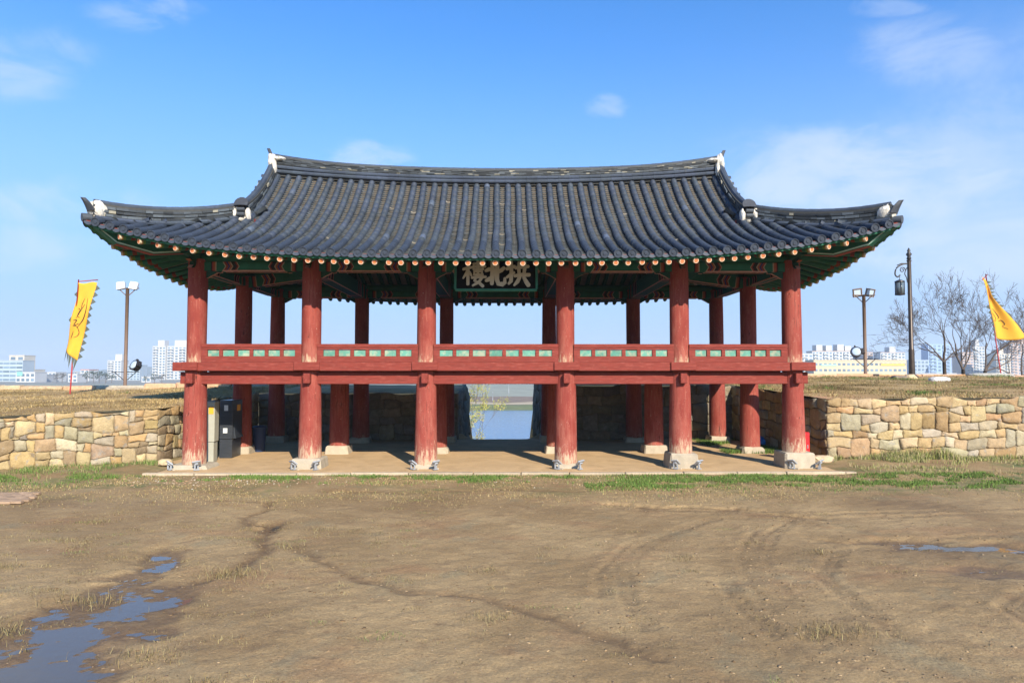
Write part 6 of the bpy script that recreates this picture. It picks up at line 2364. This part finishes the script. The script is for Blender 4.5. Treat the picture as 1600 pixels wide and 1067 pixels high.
# banks
for side in (-1, 1):
    if side < 0:
        X, Y = pick(150000, -24, -8.6, -6.0, 12.0, lambda X, Y: (Y > np.where(X < -9.25, yf_left(X), 0.9) + 0.01) * ((X < LX(Y) - 0.01) | (Y > YB)) * np.clip(0.55 + fbm(X * 1.1, Y * 1.1, 103, 3) * 1.3, 0, 1))
        z = emb_left(X, Y)
        pal = DRY
    else:
        X, Y = pick(150000, 8.4, 30, 1.21, 12.6, lambda X, Y: ((X > RX(Y) + 0.01) | (Y > YB)) * np.clip(0.5 + fbm(X * 1.1, Y * 1.1, 104, 3) * 1.4, 0, 1))
        z = emb_right(X, Y)
        pal = [(0.33, 0.225, 0.11), (0.28, 0.19, 0.09), (0.36, 0.26, 0.135), (0.24, 0.18, 0.085), (0.30, 0.235, 0.10), (0.22, 0.21, 0.085)]
    c = mixcol(len(X), pal, .25) * np.clip(1.0 + 0.9 * fbm(X * 0.6, Y * 1.4, 109, 4, .6), 0.5, 1.4)[:, None]
    g = (fbm(X * 0.7, Y * 1.1, 81, 3) > (0.62 if side < 0 else 0.36))
    c[g] = mixcol(int(g.sum()), GREEN, .3)
    blades('dry_grass', np.stack([X, Y, z], 1), nrng.uniform(.02, .07, len(X)) * (1 + .8 * g) * (0.5 + 1.1 * np.clip(0.5 + fbm(X * 0.9, Y * 1.3, 107, 3) * 1.6, 0, 1)), nrng.uniform(.008, .018, len(X)), c, 1.7)
# tufts and stubble in the yard
TX = []; TY = []; TH = []; TC = []
tuft = [(-3.2, -9.3, .16, 80), (-4.4, -10.2, .16, 80), (-4.65, -11.1, .12, 50), (-4.3, -11.6, .10, 40), (-2.2, -12.4, .10, 30), (-1.0, -12.9, .13, 50), (2.35, -12.7, .13, 50), (3.3, -11.35, .12, 60), (0.05, -10.9, .10, 30), (-0.05, -9.2, .08, 30), (-2.9, -8.0, .09, 30), (-2.7, -6.9, .09, 30), (1.2, -12.95, .14, 70), (2.0, -12.9, .12, 40), (-6.6, -6.3, .08, 40), (-6.2, -9.0, .09, 40), (-1.2, -4.3, .08, 40), (0.7, -4.1, .08, 40), (4.6, -8.4, .08, 25), (-3.1, -11.7, .10, 30), (5.2, -9.3, .06, 20)]
for k in range(420):
    y = nrng.uniform(-13.2, -4.0)
    x = nrng.uniform(-7.5, 7.5) if nrng.uniform() < .35 else nrng.uniform(-9.5, -1.0)
    tuft.append((x, y, nrng.uniform(.02, .055), int(nrng.integers(6, 22))))
for (x, y, h, n) in tuft:
    sp = 0.04 + h * 0.8; n = int(n * 3.2)
    TX.append(nrng.normal(x, sp * 1.4, n)); TY.append(nrng.normal(y, sp * 0.8, n)); TH.append(nrng.uniform(.35, 1, n) * h)
    g = nrng.uniform() < 0.12
    TC.append(mixcol(n, [(0.16, 0.20, 0.06), (0.26, 0.25, 0.10)] if g else [(0.28, 0.21, 0.09), (0.22, 0.17, 0.08), (0.14, 0.10, 0.05), (0.30, 0.25, 0.12)], .25))
X = np.concatenate(TX); Y = np.concatenate(TY)
z = yard_height(X, Y)[0]
dry_ = z > PUD_Z + 0.004
blades('grass_tufts', np.stack([X, Y, z], 1)[dry_], np.concatenate(TH)[dry_], nrng.uniform(.003, .0065, int(dry_.sum())), np.concatenate(TC)[dry_], 1.1)


# pebbles and clods scattered over the mud
def pebbles():
    bm = bmesh.new(); bmesh.ops.create_icosphere(bm, subdivisions=1, radius=1.0)
    bm.verts.index_update()
    SV = np.array([v.co[:] for v in bm.verts]); SF = np.array([[v.index for v in f.verts] for f in bm.faces]); bm.free()
    n = 900
    Y = -13.4 + 12 * nrng.uniform(0, 1, n) ** 1.3
    X = nrng.uniform(-1, 1, n) * (4.5 + (Y + 13.4) * 0.55)
    z = yard_height(X, Y)[0]
    V = []; F = []; C = []
    pal = np.array([(0.30, 0.23, 0.15), (0.25, 0.18, 0.11), (0.16, 0.11, 0.07), (0.24, 0.18, 0.12), (0.20, 0.14, 0.09)])
    for i in range(n):
        s = nrng.uniform(.005, .012) * (2.0 if nrng.uniform() < .08 else 1)
        v = SV * (s * nrng.uniform(.7, 1.5, 3) * np.array([1, 1, .55])) * nrng.uniform(.8, 1.2, (len(SV), 1)) + np.array([X[i], Y[i], z[i] + s * 0.2])
        V.append(v); F.append(SF + i * len(SV)); C.append(np.repeat(pal[[nrng.choice(5, p=[.08, .30, .22, .2, .2])]], len(SV), 0))
    o = np_mesh('gravel', np.concatenate(V), np.concatenate(F), M['attr'], None, np.concatenate(C))
    tag(o, kind='stuff')
    # trodden clods of mud, thickest beside the wheel marks
    PX = []; PY = []
    for pts in TRACKS + [g[0] for g in GULLIES]:
        for (ax, ay), (bx, by) in zip(pts[:-1], pts[1:]):
            m = int(26 * math.hypot(bx - ax, by - ay)); t_ = nrng.uniform(0, 1, m)
            PX.append(ax + (bx - ax) * t_ + nrng.normal(0, .20, m)); PY.append(ay + (by - ay) * t_ + nrng.normal(0, .20, m))
    m = 1500
    yy = -13.4 + 9.4 * nrng.uniform(0, 1, m) ** 1.4
    PX.append(nrng.uniform(-1, 1, m) * (4.5 + (yy + 13.4) * 0.55)); PY.append(yy)
    X = np.concatenate(PX); Y = np.concatenate(PY)
    k = (Y < -4) & (Y > -13.6)
    X = X[k]; Y = Y[k]; z = yard_height(X, Y)[0]
    V = []; F = []; C = []
    pal = np.array([(0.27, 0.18, 0.095), (0.20, 0.13, 0.065), (0.16, 0.10, 0.05), (0.33, 0.23, 0.125)])
    for i in range(len(X)):
        if z[i] < PUD_Z + 0.004: continue
        s = nrng.uniform(.004, .015)
        a = nrng.uniform(0, 6.28)
        v = SV * (s * nrng.uniform(.6, 1.7, 3) * np.array([1.4, 1, .32])) * nrng.uniform(.65, 1.3, (len(SV), 1))
        v = np.stack([v[:, 0] * math.cos(a) - v[:, 1] * math.sin(a), v[:, 0] * math.sin(a) + v[:, 1] * math.cos(a), v[:, 2]], 1) + np.array([X[i], Y[i], z[i]])
        F.append(SF + len(V) * len(SV)); V.append(v); C.append(np.repeat(pal[[nrng.integers(0, 4)]] * nrng.uniform(.85, 1.15), len(SV), 0))
    o = np_mesh('mud_clods', np.concatenate(V), np.concatenate(F), M['attr'], None, np.concatenate(C))
    tag(o, kind='stuff')
    # crumbled stone and rubbish along the kerb, on the left
    n = 420
    X = np.concatenate([nrng.uniform(-8.5, 9, 160), nrng.normal(-6.5, 1.3, 260)]); Y = nrng.normal(-2.0, 0.45, n)
    Y = np.minimum(Y, -1.2)
    z = yard_height(X, Y)[0]
    V = []; F = []; C = []
    pal = np.array([(0.42, 0.36, 0.28), (0.36, 0.27, 0.18), (0.32, 0.20, 0.12)])
    for i in range(n):
        s = nrng.uniform(.008, .024)
        v = SV * (s * nrng.uniform(.7, 1.5, 3) * np.array([1, 1, .6])) * nrng.uniform(.8, 1.2, (len(SV), 1)) + np.array([X[i], Y[i], z[i] + s * 0.2])
        V.append(v); F.append(SF + i * len(SV)); C.append(np.repeat(pal[[nrng.integers(0, 3)]], len(SV), 0))
    o = np_mesh('gravel', np.concatenate(V), np.concatenate(F), M['attr'], None, np.concatenate(C))
    tag(o, kind='stuff')


pebbles()

# ================================================================== HAZE
HAZE = 0.00034
if HAZE > 0:
    mb = MB(); mb.box(-3200, 3200, -3100, 3000, -11.6, 90)
    hz = mb.build('haze', M['attr'])
    hm = bpy.data.materials.new('thin_air_haze'); hm.use_nodes = True
    t = hm.node_tree; t.nodes.clear()
    pv_ = t.nodes.new('ShaderNodeVolumePrincipled'); ou = t.nodes.new('ShaderNodeOutputMaterial')
    pv_.inputs['Color'].default_value = (0.84, 0.93, 1.0, 1)
    pv_.inputs['Density'].default_value = HAZE
    pv_.inputs['Anisotropy'].default_value = 0.1
    t.links.new(pv_.outputs[0], ou.inputs['Volume'])
    hz.data.materials.clear(); hz.data.materials.append(hm)
    tag(hz, kind='stuff')
